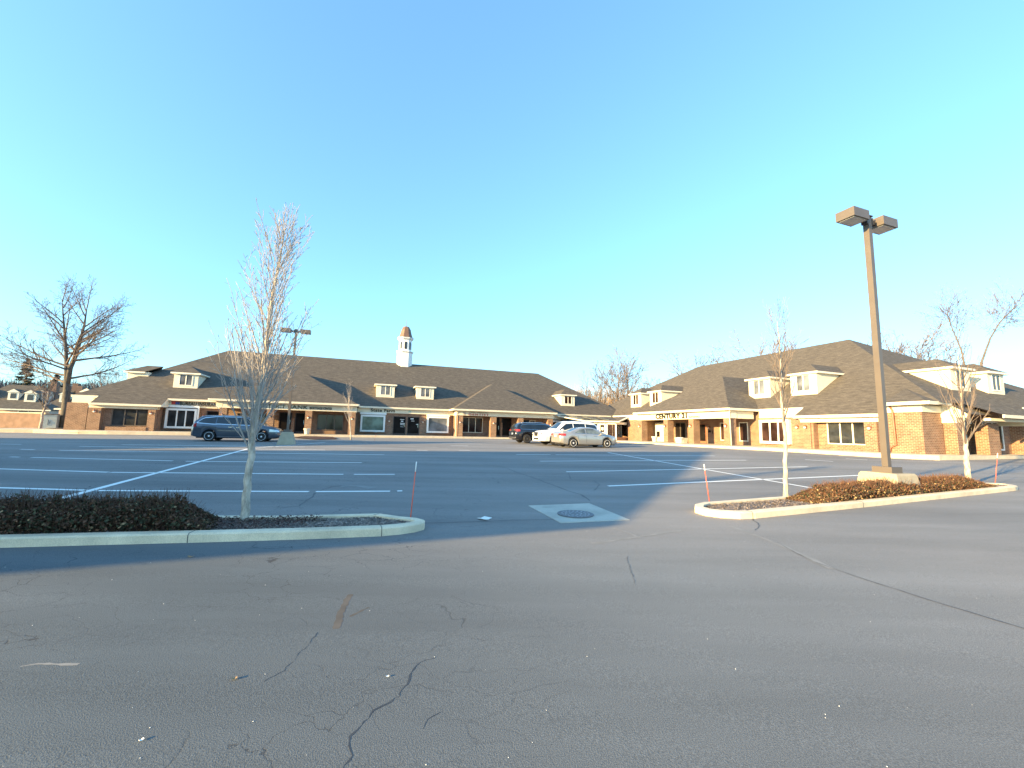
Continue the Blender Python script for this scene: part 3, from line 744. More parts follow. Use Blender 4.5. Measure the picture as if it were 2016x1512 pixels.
def dormer(B, org, F, main, u0, u1, zb, zt, rise=.8, oh=.24, win=.5, panes=2, glass='blind'):
    """main(w)->roof height at distance w behind the face plane"""
    # depth (behind face) at which the main roof reaches a height
    def back(z): return max(.3, (z - main(0)) / ((main(1) - main(0))))
    bw = back(zt) + .25; mb = MB(); fbox(mb, F, u0, u1, zb, zt, -bw, 0)
    d = mb.build('dormer', 'cream', B, org)
    T = Matrix.Translation(-Vector(org))
    P = F.P; zr = zt + rise; um = (u0 + u1) / 2; be = back(zt) + .02; br = back(zr) + .02
    a = P(u0 - oh, oh, zt); b = P(u1 + oh, oh, zt); c = P(u1 + oh, -be, zt); dd = P(u0 - oh, -be, zt)
    half = (u1 - u0) / 2 + oh; rf = P(um, oh - half * .95, zr); rb = P(um, -br, zr)
    mb = MB(); mb.face([a, b, rf]); mb.face([b, c, rb, rf]); mb.face([dd, a, rf, rb])
    r = mb.build('dormer_roof', 'shingle', d); r.data.transform(T)
    mb = MB()
    fbox(mb, F, u0 - oh, u1 + oh, zt - .15, zt - .004, 0.002, oh)
    fbox(mb, F, u0 - oh, u0 - .002, zt - .15, zt - .004, -be, 0.002); fbox(mb, F, u1 + .002, u1 + oh, zt - .15, zt - .004, -be, 0.002)
    r = mb.build('dormer_fascia', 'trim', d); r.data.transform(T)
    wu0 = um - win; wu1 = um + win; wz0 = zb + (zt - zb) * .2; wz1 = zt - .22
    f = MB(); w1 = .04
    fbox(f, F, wu0 - .1, wu0, wz0 - .1, wz1 + .08, 0, w1); fbox(f, F, wu1, wu1 + .1, wz0 - .1, wz1 + .08, 0, w1); fbox(f, F, wu0, wu1, wz0 - .1, wz0, 0, w1); fbox(f, F, wu0, wu1, wz1, wz1 + .08, 0, w1)
    for k in range(1, panes):
        u = wu0 + (wu1 - wu0) * k / panes; fbox(f, F, u - .045, u + .045, wz0, wz1, 0, w1 - .004)
    r = f.build('window', 'trim', d); r.data.transform(T)
    f = MB(); fbox(f, F, wu0, wu1, wz0, wz1, -.01, .012); r = f.build('glass', glass, d); r.data.transform(T)
    return d

# ================================================================= left building (front runs along d = const)
Bd, og = building('shopping_center_building', 'long low brick shopping center with white cupola and bank, insurance and dentist signs', -25, 47)
ZE, ZL = 3.75, 3.06
FA = lambda d: Face('A', d)
x0, x1, y0, y1 = -25.0, 35.0, 47.7, 70.7
P_, Q_ = (-16.6, 59.2), (25.5, 59.2); ZR = 10.63
mb = MB()
E1, E2, E3, E4 = (x0, y0, ZE), (x1, y0, ZE), (x1, y1, ZE), (x0, y1, ZE); RP, RQ = (*P_, ZR), (*Q_, ZR)
mb.face([E1, E2, RQ, RP]); mb.face([E2, E3, RQ]); mb.face([E3, E4, RP, RQ]); mb.face([E4, E1, RP])
# lower front skirt over the left wing
sk = 46.55
mb.face([(-23.1, sk, ZL), (-17.9, sk, ZL), (-17.9, y0, ZE + .004), (-23.1, y0, ZE + .004)])
mb.build('roof', 'shingle', Bd, og)
for f_ in ([(-17.9, sk, ZL), (-17.9, y0 + .5, ZL), (-17.9, y0, ZE)], [(-23.1, sk, ZL), (-23.1, y0, ZE), (-23.1, y0 + .5, ZL)]):
    mb = MB(); mb.face(f_); mb.build('gable_cheek', 'cream_flat', Bd, og)
mb = MB()
mb.face([(x0, y0, ZE - .12), (x0, 48.4, ZE - .12), (x1, 48.4, ZE - .12), (x1, y0, ZE - .12)]); mb.face([(-23.1, sk, ZL - .1), (-23.1, 48.4, ZL - .1), (-17.9, 48.4, ZL - .1), (-17.9, sk, ZL - .1)])
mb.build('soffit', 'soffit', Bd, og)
# projecting hips
def front_hip(xa, xb, yf):
    h = (xb - xa) / 2; zr = ZE + PIT * h; m = (xa + xb) / 2
    yb = y0 + (zr - ZE) / PIT
    a, b = (xa, yf, ZE), (xb, yf, ZE); r1 = (m, yf + h, zr); r2 = (m, yb, zr)
    la = (xa, y0, ZE); lb = (xb, y0, ZE)
    mb = MB(); mb.face([a, b, r1]); mb.face([b, lb, r2, r1]); mb.face([la, a, r1, r2])
    mb.build('roof', 'shingle', Bd, og)
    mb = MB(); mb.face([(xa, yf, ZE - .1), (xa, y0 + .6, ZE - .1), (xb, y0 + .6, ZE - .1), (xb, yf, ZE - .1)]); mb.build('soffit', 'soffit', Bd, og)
front_hip(-13.6, -.75, 44.4); front_hip(9.3, 22.2, 45.35)
eave_parts(Bd, og, [(-25, 47.7, -23.1, 47.7), (-17.9, 47.7, -13.6, 47.7), (-.75, 47.7, 9.3, 47.7), (22.2, 47.7, 31.5, 47.7)], ZE)
eave_parts(Bd, og, [(-13.6, 44.4, -.75, 44.4), (-.75, 44.4, -.75, 47.6), (-13.6, 47.6, -13.6, 44.4), (9.3, 45.35, 22.2, 45.35), (22.2, 45.35, 22.2, 47.6), (9.3, 47.6, 9.3, 45.35)], ZE)
eave_parts(Bd, og, [(-23.1, 46.55, -17.9, 46.55), (-23.1, 47.7, -23.1, 46.55), (-17.9, 46.55, -17.9, 47.7)], ZL)
# hip cap flashing seen bright at the dentist's left hip

# walls
WD = 48.3
mb = MB(); mb.box(-24.6, 31.5, WD, 69.8, FLOOR - .1, ZE - .125); mb.build('wall', 'brick', Bd, og)
for bx_ in ((-24.6, -18.35, 47.25, WD - .003, FLOOR - .1, ZL - .13), (-24.75, -23.3, 46.8, 47.25 - .003, FLOOR - .1, ZL),): mb = MB(); mb.box(*bx_); mb.build('wall', 'brick', Bd, og)
for bx_ in ((-13.1, -.98, 47.2, WD - .003, FLOOR - .1, ZE - .13), (-1.25, -.98, 45.62, 47.2 - .003, FLOOR - .1, 2.9),): mb = MB(); mb.box(*bx_); mb.build('wall', 'brick', Bd, og)
# piers
FP = FA(46.8)
for a, b in [(-23.25, -22.35), (-18.95, -18.4)]: pier(Bd, og, FP, a, b, 2.66, .44)
for a, b in [(-12.9, -12.3), (-9.0, -8.38), (-5.66, -5.04), (-1.62, -.98)]: pier(Bd, og, FA(45), a, b, 2.99)
for a, b in [(9.95, 10.56), (13.9, 14.6), (17.36, 18.02), (21.3, 21.95)]: pier(Bd, og, FA(46), a, b, 3.08)
# fascias (cream)
def fascia(F, u0, u1, z0, z1, dep=.55, mat='cream', B=None, org=None, name='fascia'):
    mb = MB(); fbox(mb, F, u0, u1, z0, z1, -dep, .03); return mb.build(name, mat, B or Bd, org or og)
fascia(FA(46.85), -23.3, -18.3, 2.66, ZL - .17, .5)
fascia(FA(48.1), -18.35, -13.1, 2.98, ZE - .17, .19)
fascia(FA(45), -13.2, -.9, 2.99, ZE - .17, .6)
fascia(FA(48.1), -.9, 9.95, 3.12, ZE - .17, .19)
fascia(FA(46), 9.85, 22.05, 3.08, ZE - .17, .6)
fascia(FA(48.1), 22.1, 31.5, 3.05, ZE - .17, .19)
fascia(FA(47.5), -24.8, -23.32, ZL + .003, ZE - .17, .6)
# side returns of the two porches
for bx_ in ((9.87, 10.35, 46.62, 48.08, 3.08, ZE - .18), (21.5, 22.0, 46.62, 48.08, 3.08, ZE - .18), (-1.4, -.93, 45.62, 48.08, 2.99, ZE - .18), (-13.17, -12.7, 45.62, 48.08, 2.99, ZE - .18),): mb = MB(); mb.box(*bx_); mb.build('fascia', 'cream', Bd, og)
brick_box(Bd, og, 'wall', 9.9, 10.25, 46.62, WD - .004, FLOOR - .05, 3.07)
# left wing window, door etc
FW = FA(47.25)
window(Bd, og, FW, -21.75, -19.05, 1.1, 2.66, 3, 'glass', 'bronze')
mb = MB(); fbox(mb, FW, -21.9, -18.95, FLOOR, 1.0, .02, .5); mb.build('planting_wall', 'brick', Bd, og)
lantern(Bd, og, FA(46.8), -22.75, 2.35); lantern(Bd, og, FA(46.8), -18.68, 2.3)
# insurance shop
FM = FA(WD)
box_window(Bd, og, FM, -18.05, -15.55, .95, 2.86, 3, 'glass')
fascia(FA(47.95), -18.3, -15.45, 2.95, 3.16, .3, 'white'); 
mb = MB(); fbox(mb, FM, -15.5, -15.38, FLOOR, 3.1, .3, .42); mb.build('corner_post', 'white', Bd, og)
door(Bd, og, FM, -14.85, -13.75, 2.72)
lantern(Bd, og, FM, -15.1, 2.2)
# bank
FB = FA(47.2)
door(Bd, og, FB, -8.3, -7.12, 2.78); door(Bd, og, FB, -6.82, -5.85, 2.78)
mb = MB(); fbox(mb, FB, -7.1, -6.84, FLOOR, 2.2, .0, .3); mb.build('door_post', 'brick', Bd, og)
window(Bd, og, FB, -4.75, -2.2, 1.05, 2.72, 3, 'glass', 'bronze')
window(Bd, og, FB, -12.0, -9.4, 1.05, 2.6, 3, 'glass', 'bronze')
for u in (-12.6, -8.7, -5.35, -1.3): lantern(Bd, og, FA(45), u, 2.3)
# state farm front
box_window(Bd, og, FM, -.5, 2.1, .98, 2.84, 1, 'green_glass')
fascia(FA(47.95), -.6, 2.2, 2.9, 3.118, .3, 'white')
door(Bd, og, FM, 3.0, 4.38, 2.78); door(Bd, og, FM, 4.58, 5.92, 2.78)
box_window(Bd, og, FM, 6.75, 9.3, 1.0, 2.9, 1, 'blind')
fascia(FA(47.95), 6.7, 9.4, 2.93, 3.118, .3, 'white')
lantern(Bd, og, FM, 2.55, 2.25); lantern(Bd, og, FM, 6.3, 2.25)
mb = MB()
for (a, b, c, d) in [(3.75, 4.2, 2.42, 2.47), (3.85, 4.1, 2.2, 2.3), (3.78, 4.25, 1.98, 2.05), (3.78, 4.22, 1.82, 1.88), (3.8, 4.1, 1.6, 1.63), (4.9, 5.25, 2.5, 2.6), (5.0, 5.35, 2.28, 2.33), (5.55, 5.8, 1.9, 1.95)]:
    fbox(mb, FM, a, b, c, d, .022, .028)
mb.build('door_lettering', 'white', Bd, og)
# dentist
window(Bd, og, FA(WD), 10.9, 13.55, 1.1, 2.95, 3, 'warm_glass', 'trim')
mb = MB(); fbox(mb, FA(48.2), 10.9, 13.6, FLOOR, 1.02, -.09, .35); mb.build('planting_wall', 'brick', Bd, og)
door(Bd, og, FA(WD), 14.75, 15.75, 3.02); door(Bd, og, FA(WD), 16.0, 17.3, 3.02)
mb = MB(); fbox(mb, FA(WD), 15.76, 15.99, FLOOR, 2.4, 0, .4); mb.build('door_post', 'brick', Bd, og)
window(Bd, og, FA(WD), 18.8, 19.7, 1.3, 2.85, 1, 'dark_glass', 'door'); window(Bd, og, FA(WD), 19.75, 20.55, 1.3, 2.85, 1, 'warm_glass', 'trim')
for u in (10.2, 14.2, 17.65, 21.6): lantern(Bd, og, FA(46), u, 2.3)
box_window(Bd, og, FM, 22.6, 24.9, 1.0, 2.9, 2, 'dark_glass')
window(Bd, og, FM, 25.9, 28.6, 1.2, 2.6, 2, 'dark_glass', 'door')
mb = MB(); mb.tube([(9.7, 45.85, 3.55), (9.72, 45.95, 3.3), (9.74, 45.97, FLOOR + .02)], .05, 6); mb.build('downspout', 'gutter', Bd, og)
# lettering
FD = lambda s, d, z: (s, d, z)
def signA(txt, s0, s1, z0, z1, d, mat, **k): return text_mesh('sign_letters', txt, z1 - z0, s1 - s0, Bd, (s0, d, z0), ROT_A, mat, og, **k)
signA('BUREAU INSURANCE', -17.0, -13.55, 3.18, 3.53, 47.93, 'ink', bold=.015, font_space=1.08)
mb = MB(); fbox(mb, FA(48.07), -17.72, -17.4, 3.24, 3.5, 0, .06); fbox(mb, FA(48.07), -17.75, -17.05, 3.5, 3.54, 0, .06); mb.build('sign_logo', 'ink_red', Bd, og)
mb = MB(); fbox(mb, FA(48.07), -17.4, -17.08, 3.24, 3.5, 0, .058); mb.build('sign_logo', 'ink_blue', Bd, og)
mb = MB(); fbox(mb, FA(44.97), -12.28, -11.85, 3.14, 3.42, 0, .03); mb.build('sign_logo', 'ink_faint', Bd, og)
signA('DISTRICT', -9.75, -7.45, 3.12, 3.46, 44.93, 'ink_green', bold=.018, font_space=1.08); signA('BANK', -7.2, -5.35 - .5 + .4, 3.12, 3.46, 44.93, 'ink_green', bold=.018, font_space=1.08)
signA('MORTGAGE CENTER', -5.2 - .1, -3.0 + .1 - .35, 3.13, 3.36, 44.93, 'ink', bold=.018, font_space=1.08)
signA('State Farm', .5, 3.1, 3.22, 3.56, 48.03, 'ink', bold=.018, font_space=1.08)
signA('. . . . . . . . .', 5.0, 7.1, 3.34, 3.38, 48.04, 'ink_faint')
mb = MB(); fbox(mb, FA(48.07), 4.6, 4.9, 3.26, 3.46, 0, .015); mb.build('sign_logo', 'ink_teal', Bd, og)
signA('DENTIST', 11.2, 13.6, 3.12, 3.34, 45.93, 'ink_red', font_space=1.4, bold=.02)
signA('FAMILY DENTISTRY', 11.3, 13.5, 3.42, 3.5, 45.93, 'ink')
mb = MB(); fbox(mb, FA(45.97), 10.55, 10.85, 3.12, 3.5, 0, .02); mb.build('sign_logo', 'ink_faint', Bd, og)
# dormers
rA = lambda w: ZE + PIT * (49.8 + w - y0)
zb0 = rA(0)
for u, g in ((-18.42, 'blind'), (1.0, 'blind'), (5.62, 'blind'), (25.0, 'warm_glass')):
    dormer(Bd, og, FA(49.8), rA, u, u + 2.05, zb0, 6.55, glass=g)
# dormer on the west hip
FWt = Face('B', -23.0)
rW = lambda w: ZE + (ZR - ZE) / 8.4 * (2.0 + w)
dormer(Bd, og, FWt, rW, -54.0, -51.7, rW(0), rW(0) + 1.2, glass='blind')
# cupola
cu = (4.75, 59.2); F8 = .5
def octa(m, prof, mat, name, par=Bd):
    mb = MB(); mb.lathe(prof, cu[0], cu[1], 8, smooth=False, ph=F8); o = mb.build(name, mat, par, og if par is Bd else (0, 0, 0))
    if par is not Bd: o.data.transform(Matrix.Translation(-Vector(og)))
    return o
cb = octa(0, [(1.12, 9.6), (1.12, 12.05)], 'white', 'cupola')
octa(0, [(1.0, 12.05), (1.25, 12.2), (1.25, 12.3), (.98, 12.35), (.93, 12.4), (.93, 13.95), (1.1, 14.05), (1.2, 14.2), (1.2, 14.28)], 'white', 'cupola_lantern', cb)
octa(0, [(1.22, 14.285), (1.0, 14.4), (.82, 14.9), (.68, 15.5), (.42, 15.95), (.12, 16.05)], 'cap_brown', 'cupola_roof', cb)
octa(0, [(.035, 16.05), (.03, 17.0), (.005, 17.05)], 'iron', 'finial', cb)
mb = MB(); 
for k in range(8):
    a = 2 * math.pi * k / 8
    ux = Vector((math.cos(a), math.sin(a), 0)); uy = Vector((-math.sin(a), math.cos(a), 0)); c0 = Vector((cu[0], cu[1], 0)) + ux * .862
    pts = [(-.16, 12.6), (.16, 12.6), (.16, 13.5)] + [(.16 * math.cos(q * math.pi / 6), 13.5 + .16 * math.sin(q * math.pi / 6)) for q in range(1, 6)] + [(-.16, 13.5)]
    mb.face([c0 + uy * p[0] + Vector((0, 0, p[1])) + ux * .03 for p in pts])
lv = mb.build('louver', 'glass', cb); lv.data.transform(Matrix.Translation(-Vector(og)))

# ================================================================= right building (front runs along s = const)
Bs, os_ = building('shopping_center_building', 'sunlit brick shopping center wing with a black CENTURY 21 sign over its porch', 31, 30)
XF = 31.8; ZRB = 11.12
SB = lambda s: Face('B', s)
a1, a2, a3, a4 = (XF, 13.9, ZE), (XF, 57, ZE), (56.4, 57, ZE), (56.4, 13.9, ZE); r1, r2 = (44.1, 25.6, ZRB), (44.1, 44.7, ZRB)
mb = MB()
mb.face([a2, a1, r1, r2]); mb.face([a1, a4, r1]); mb.face([a4, a3, r2, r1]); mb.face([a3, a2, r2])
# lower skirts: near end of the long front, and along the end wall
mb.face([(30.65, 16.4, ZL), (XF, 16.4, ZE + .004), (XF, 21.9, ZE + .004), (30.65, 21.9, ZL)])
mb.face([(35.4, 12.8, ZL + .05), (41.0, 12.8, ZL + .05), (41.0, 14.0, ZE + .05), (33.9, 14.0, ZE + .05)])
mb.build('roof', 'shingle', Bs, os_)
# corner bay
bz = lambda s: ZE + .004 + PIT * (s - 30.9)
mb = MB(); mb.face([(30.9, 16.4, ZE), (30.9, 14.1, ZE), (33.6, 16.4, 4.86)]); mb.face([(30.9, 14.1, ZE), (33.6, 14.1, ZE + .13), (33.6, 16.4, 4.86)]); mb.face([(30.9, 16.4, ZE), (33.6, 16.4, 4.86), (33.6, 16.4, ZE)])
mb.build('roof', 'shingle', Bs, os_)
# century porch hip
h_ = 6.4; zc = ZE + PIT * h_; m_ = 32.1
ca, cb_ = (28.4, 38.5, ZE), (28.4, 25.7, ZE); cr1 = (28.4 + h_, m_, zc); cr2 = (XF + (zc - ZE) / PIT, m_, zc)
mb = MB(); mb.face([ca, cb_, cr1]); mb.face([cb_, (XF, 25.7, ZE), cr2, cr1]); mb.face([(XF, 38.5, ZE), ca, cr1, cr2]); mb.build('roof', 'shingle', Bs, os_)
mb = MB(); mb.face([(28.4, 38.5, ZE - .1), (28.4, 25.7, ZE - .1), (32.5, 25.7, ZE - .1), (32.5, 38.5, ZE - .1)])
mb.face([(XF, 57, ZE - .12), (XF, 13.9, ZE - .12), (32.6, 13.9, ZE - .12), (32.6, 57, ZE - .12)]); mb.face([(30.65, 16.4, ZL - .1), (32.3, 16.4, ZL - .1), (32.3, 21.9, ZL - .1), (30.65, 21.9, ZL - .1)])
mb.face([(33.6, 13.9, ZE - .12), (33.6, 15.2, ZE - .12), (56.4, 15.2, ZE - .12), (56.4, 13.9, ZE - .12)])
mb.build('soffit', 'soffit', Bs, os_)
for f_ in ([(30.65, 21.9, ZL), (XF, 21.9, ZE), (XF + .5, 21.9, ZL)], [(30.65, 16.4, ZL), (XF + .5, 16.4, ZL), (XF, 16.4, ZE)],
        [(41.0, 12.8, ZL + .05), (41.0, 14.6, ZL + .05), (41.0, 14.0, ZE + .05)]):
    mb = MB(); mb.face(f_); mb.build('gable_cheek', 'cream_flat', Bs, os_)
eave_parts(Bs, os_, [(28.4, 38.5, 28.4, 25.7), (28.4, 25.7, 31.75, 25.7), (31.75, 38.5, 28.4, 38.5), (XF, 47.6, XF, 38.5), (XF, 25.7, XF, 21.9), (30.9, 16.4, 30.9, 14.1), (30.9, 14.1, 33.2, 14.1), (41.0, 13.9, 56.4, 13.9)], ZE)
eave_parts(Bs, os_, [(30.65, 21.9, 30.65, 16.5), (30.65, 16.5, 30.9, 16.5), (35.4, 12.8, 41.0, 12.8)], ZL)
mb = MB(); mb.box(31.9, 55.6, 15.0, 56.2, FLOOR - .1, ZE - .125); mb.build('wall', 'brick', Bs, os_)
# solid brick by the vestibule, bay at the near corner
for bx_ in ((28.8, 31.9 - .003, 38.2, 40.2, FLOOR - .1, 3.0), (31.35, 33.4, 14.62, 16.45, FLOOR - .1, 3.17), (33.4, 34.6, 14.95, 15.0 - .003, FLOOR - .1, 3.2),): mb = MB(); mb.box(*bx_); mb.build('wall', 'brick', Bs, os_)
mb = MB(); mb.box(31.05, 31.9 - .003, 20.75, 25.1, FLOOR - .1, 3.0) ; mb.build('wall', 'brick', Bs, os_)
mb = MB(); mb.box(31.55, 31.9 - .003, 16.7, 20.75 - .003, FLOOR - .1, ZL - .12); mb.build('wall', 'brick', Bs, os_)
FC = SB(28.8)
def dp(d0, d1): return -d1, -d0
for d0, d1 in [(37.6, 38.19), (33.5, 34.1), (30.05, 30.65), (26.05, 26.65)]:
    u0, u1 = dp(d0, d1); pier(Bs, os_, FC, u0, u1, 2.95, .75)
for d0, d1 in [(20.9, 21.5), (16.75, 17.45)]:
    u0, u1 = dp(d0, d1); pier(Bs, os_, SB(30.95), u0, u1, 2.6, .59)
fb = lambda F, d0, d1, z0, z1, dep=.6, mat='cream': fascia(F, -d1, -d0, z0, z1, dep, mat, Bs, os_)
fb(FC, 25.95, 38.3, 2.95, ZE - .17, .75); fb(SB(31.7), 21.9, 25.6, 2.98, ZE - .17, .18); fb(SB(30.95), 16.6, 21.6, 2.6, ZL - .17, .55)
fb(SB(31.33), 14.55, 16.4, 3.17, ZE - .17, .02); fb(FC, 38.32, 40.25, 3.0, ZE - .3, 1.0); fb(SB(31.7), 40.3, 47.6, 2.98, ZE - .17, .18)
for bx_ in ((29.6, 31.5, 25.98, 26.5, 2.95, ZE - .18), (31.4, 33.5, 14.55, 14.62 - .002, 3.17, ZE - .17),): mb = MB(); mb.box(*bx_); mb.build('fascia', 'cream', Bs, os_)
# openings behind the porch
FI = SB(31.9)
def wB(d0, d1, z0, z1, p, g='glass', f='trim', F=FI, **k): return window(Bs, os_, F, -d1, -d0, z0, z1, p, g, f, **k)
wB(34.35, 35.9, FLOOR + .05, 2.75, 2, 'dark_glass', 'bronze'); door(Bs, os_, FI, -32.9, -31.6, 2.6, 0, 'dark_glass', 'copper')
wB(29.0, 29.9, 1.0, 2.68, 1, 'warm_glass', 'trim'); wB(26.9, 27.8, 1.0, 2.7, 1, 'warm_glass', 'trim')
mb = MB(); mb.box(31.1, 31.9 - .004, 39.9 - 1.4, 39.95 - .8, FLOOR, 2.9) if False else mb.box(30.9, 31.9 - .004, 36.6, 38.0, FLOOR, 2.7); mb.build('night_deposit_kiosk', 'cream_flat', Bs, os_)
mb = MB(); fbox(mb, SB(30.9), -37.7, -37.2, 1.15, 1.75, .0, .03); mb.build('kiosk_screen', 'dark_glass', Bs, os_)

for d_ in (37.9, 33.8, 30.35, 26.35): lantern(Bs, os_, FC, -d_, 2.3)
for d_ in (36.2, 31.2): lantern(Bs, os_, FI, -d_, 2.2)
box_window(Bs, os_, SB(31.05), -24.9, -22.4, .92, 2.82, 3, 'warm_glass', .3)
lantern(Bs, os_, SB(31.05), -21.9, 2.25); lantern(Bs, os_, SB(30.95), -21.2, 2.25); lantern(Bs, os_, SB(30.95), -17.1, 2.2)
wB(17.6, 20.1, 1.05, 2.62, 3, 'glass', 'trim', SB(31.55))
mb = MB(); mb.tube([(31.2, 16.1, 3.55), (31.2, 15.98, 3.3), (31.26, 15.95, 1.15), (31.26, 16.25, .98), (31.26, 16.3, .68)], .055, 6); mb.build('downspout', 'copper', Bs, os_)
mb = MB(); mb.tube([(28.6, 25.8, 3.6), (28.75, 25.97, 3.4), (28.85, 25.98, FLOOR + .02)], .055, 6); mb.tube([(30.8, 21.75, 3.0), (30.95, 21.62, 2.8), (31.0, 21.6, 2.75)], .05, 6); mb.build('downspout', 'gutter', Bs, os_)
# end wall facing the lot
FE = FA(15.0)
lantern(Bs, os_, FA(14.95), 33.95, 2.35)
mb = MB(); mb.box(33.4, 34.4, 14.0, 14.6, FLOOR - .05, 2.55); mb.build('pier', 'brick', Bs, os_)
mb = MB(); mb.box(33.35, 34.9, 13.95, 14.62, 2.55, 3.08); mb.build('fascia', 'cream', Bs, os_)
# west-facing cream gable of the entrance porch
def gable(s_, dn, df, zf, za, ln):
    mm = (dn + df) / 2 + .12
    mb = MB(); mb.face([(s_, df, zf - .22), (s_, dn, zf - .22), (s_, dn, zf), (s_, mm, za), (s_, df, zf)])
    mb.face([(s_ + .3, dn, zf - .22), (s_ + .3, df, zf - .22), (s_ + .3, df, zf), (s_ + .3, mm, za), (s_ + .3, dn, zf)])
    mb.face([(s_, dn, zf - .22), (s_ + .3, dn, zf - .22), (s_ + .3, dn, zf), (s_, dn, zf)]); mb.face([(s_, df, zf - .22), (s_, dn, zf - .22), (s_ + .3, dn, zf - .22), (s_ + .3, df, zf - .22)][::-1])
    mb.build('porch_gable', 'cream_flat', Bs, os_)
    mb = MB(); mb.face([(s_ - .06, dn - .12, zf - .03), (s_ + ln, dn - .12, zf - .03), (s_ + ln, mm, za + .05), (s_ - .06, mm, za + .05)]); mb.face([(s_ - .06, mm, za + .05), (s_ + ln, mm, za + .05), (s_ + ln, df + .1, zf - .03), (s_ - .06, df + .1, zf - .03)])
    mb.build('porch_roof', 'shingle', Bs, os_)
gable(33.3, 13.45, 15.25, 3.1, 3.9, 2.4)
mb = MB(); mb.hexa([(36.8, 14.0, FLOOR - .05), (38.1, 14.0, FLOOR - .05), (38.1, 14.6, FLOOR - .05), (36.8, 14.6, FLOOR - .05), (36.8, 14.0, 2.62), (38.1, 14.0, 2.62), (38.1, 14.6, 2.3), (36.8, 14.6, 2.3)]); mb.build('pier', 'brick', Bs, os_)
mb = MB(); fbox(mb, FA(13.3), 35.4, 41.0, 2.74, ZL - .15, -.3, .0); mb.build('fascia', 'cream', Bs, os_)
mb = MB(); mb.box(40.6, 41.0, 13.3, 15.0 - .003, 2.55, ZL - .1); mb.build('fascia', 'cream', Bs, os_)
door(Bs, os_, FE, 35.2, 36.4, 2.8)
window(Bs, os_, FE, 38.7, 41.2, .9, 2.85, 2, 'glass', 'white', .1); 
brick_box(Bs, os_, 'wall', 42.2, 46.0, 14.2, 15.0 - .003, FLOOR - .05, 3.2)
window(Bs, os_, FA(14.2), 44.4, 45.6, 1.2, 2.6, 1, 'glass', 'bronze')
mb = MB(); mb.box(44.0, 47.5, 13.2, 14.1, 3.25, 3.6); mb.build('fascia', 'cream', Bs, os_)
def small_porch():
    mb = MB(); s_ = 43.3
    mb.face([(s_, 15, 3.0), (s_, 12.6, 3.0), (s_, 12.6, 3.2), (s_, 13.8, 4.0), (s_, 15, 3.2)]); mb.build('porch_gable', 'cream_flat', Bs, os_)
    mb = MB(); mb.face([(s_ - .1, 12.5, 3.2), (s_ + 3, 12.5, 3.2), (s_ + 3, 13.8, 4.06), (s_ - .1, 13.8, 4.06)]); mb.face([(s_ - .1, 13.8, 4.06), (s_ + 3, 13.8, 4.06), (s_ + 3, 15.1, 3.2), (s_ - .1, 15.1, 3.2)]); mb.build('porch_roof', 'shingle', Bs, os_)
small_porch()
def signB(txt, d0, d1, z0, z1, s, mat, **k): return text_mesh('sign_letters', txt, z1 - z0, d1 - d0, Bs, (s, d1, z0), ROT_B, mat, os_, **k)
signB('CENTURY 21', 30.8, 35.2, 3.02, 3.53, 28.74, 'ink', bold=.035, font_space=1.15, depth=.06)
signB('Scheetz', 29.2, 30.6, 3.06, 3.27, 28.745, 'ink_gold', bold=.006)
mb = MB()
fbox(mb, FI, -31.35, -31.05, 1.75, 1.95, .0, .02); fbox(mb, FI, -30.9, -30.84, 1.65, 1.95, .0, .03); mb.build('wall_numbers', 'ink', Bs, os_)
# dormers on the long front and on the near hip
rB = lambda w: ZE + PIT * (33.8 + w - XF)
for d_, g in ((26.1, 'blind'), (22.1, 'blind'), (40.3, 'warm_glass'), (44.2, 'warm_glass')):
    dormer(Bs, os_, SB(33.8), rB, -(d_ + 2.15), -d_, rB(0), 6.78, glass=g)
sl_ = (ZRB - ZE) / (25.6 - 13.9)
rE = lambda w: ZE + sl_ * (15.8 + w - 13.9)
dormer(Bs, os_, FA(15.8), rE, 37.6, 39.9, rE(0) - .02, 6.55, glass='warm_glass'); dormer(Bs, os_, FA(15.8), rE, 42.2, 44.4, rE(0) - .02, 6.55, glass='warm_glass')

# ================================================================= corner entrance between the two
Vb = thing('glass_entrance', 'cream framed glass entrance with skylit lean-to roof in the corner between the two buildings', 'entrance', W(26.5, 42, FLOOR), THETA); ov = (26.5, 42, FLOOR)
a = Vector((24.0, 41.3, 0)); b = Vector((26.9, 39.6, 0)); c = Vector((28.75, 40.3, 0)); e = Vector((24.0, 48.25, 0))
def wall_run(p, q, items, zt=2.62):
    v = (q - p); L = v.length; v.normalize(); nn = Vector((v.y, -v.x, 0))
    for (t0, t1, z0, z1, mat, name, th) in items:
        A_ = p + v * L * t0; B_ = p + v * L * t1; mb = MB()
        mb.hexa([A_ + Vector((0, 0, z0)), B_ + Vector((0, 0, z0)), B_ - nn * th + Vector((0, 0, z0)), A_ - nn * th + Vector((0, 0, z0)), A_ + Vector((0, 0, z1)), B_ + Vector((0, 0, z1)), B_ - nn * th + Vector((0, 0, z1)), A_ - nn * th + Vector((0, 0, z1))])
        mb.build(name, mat, Vb, ov)
F0 = FLOOR
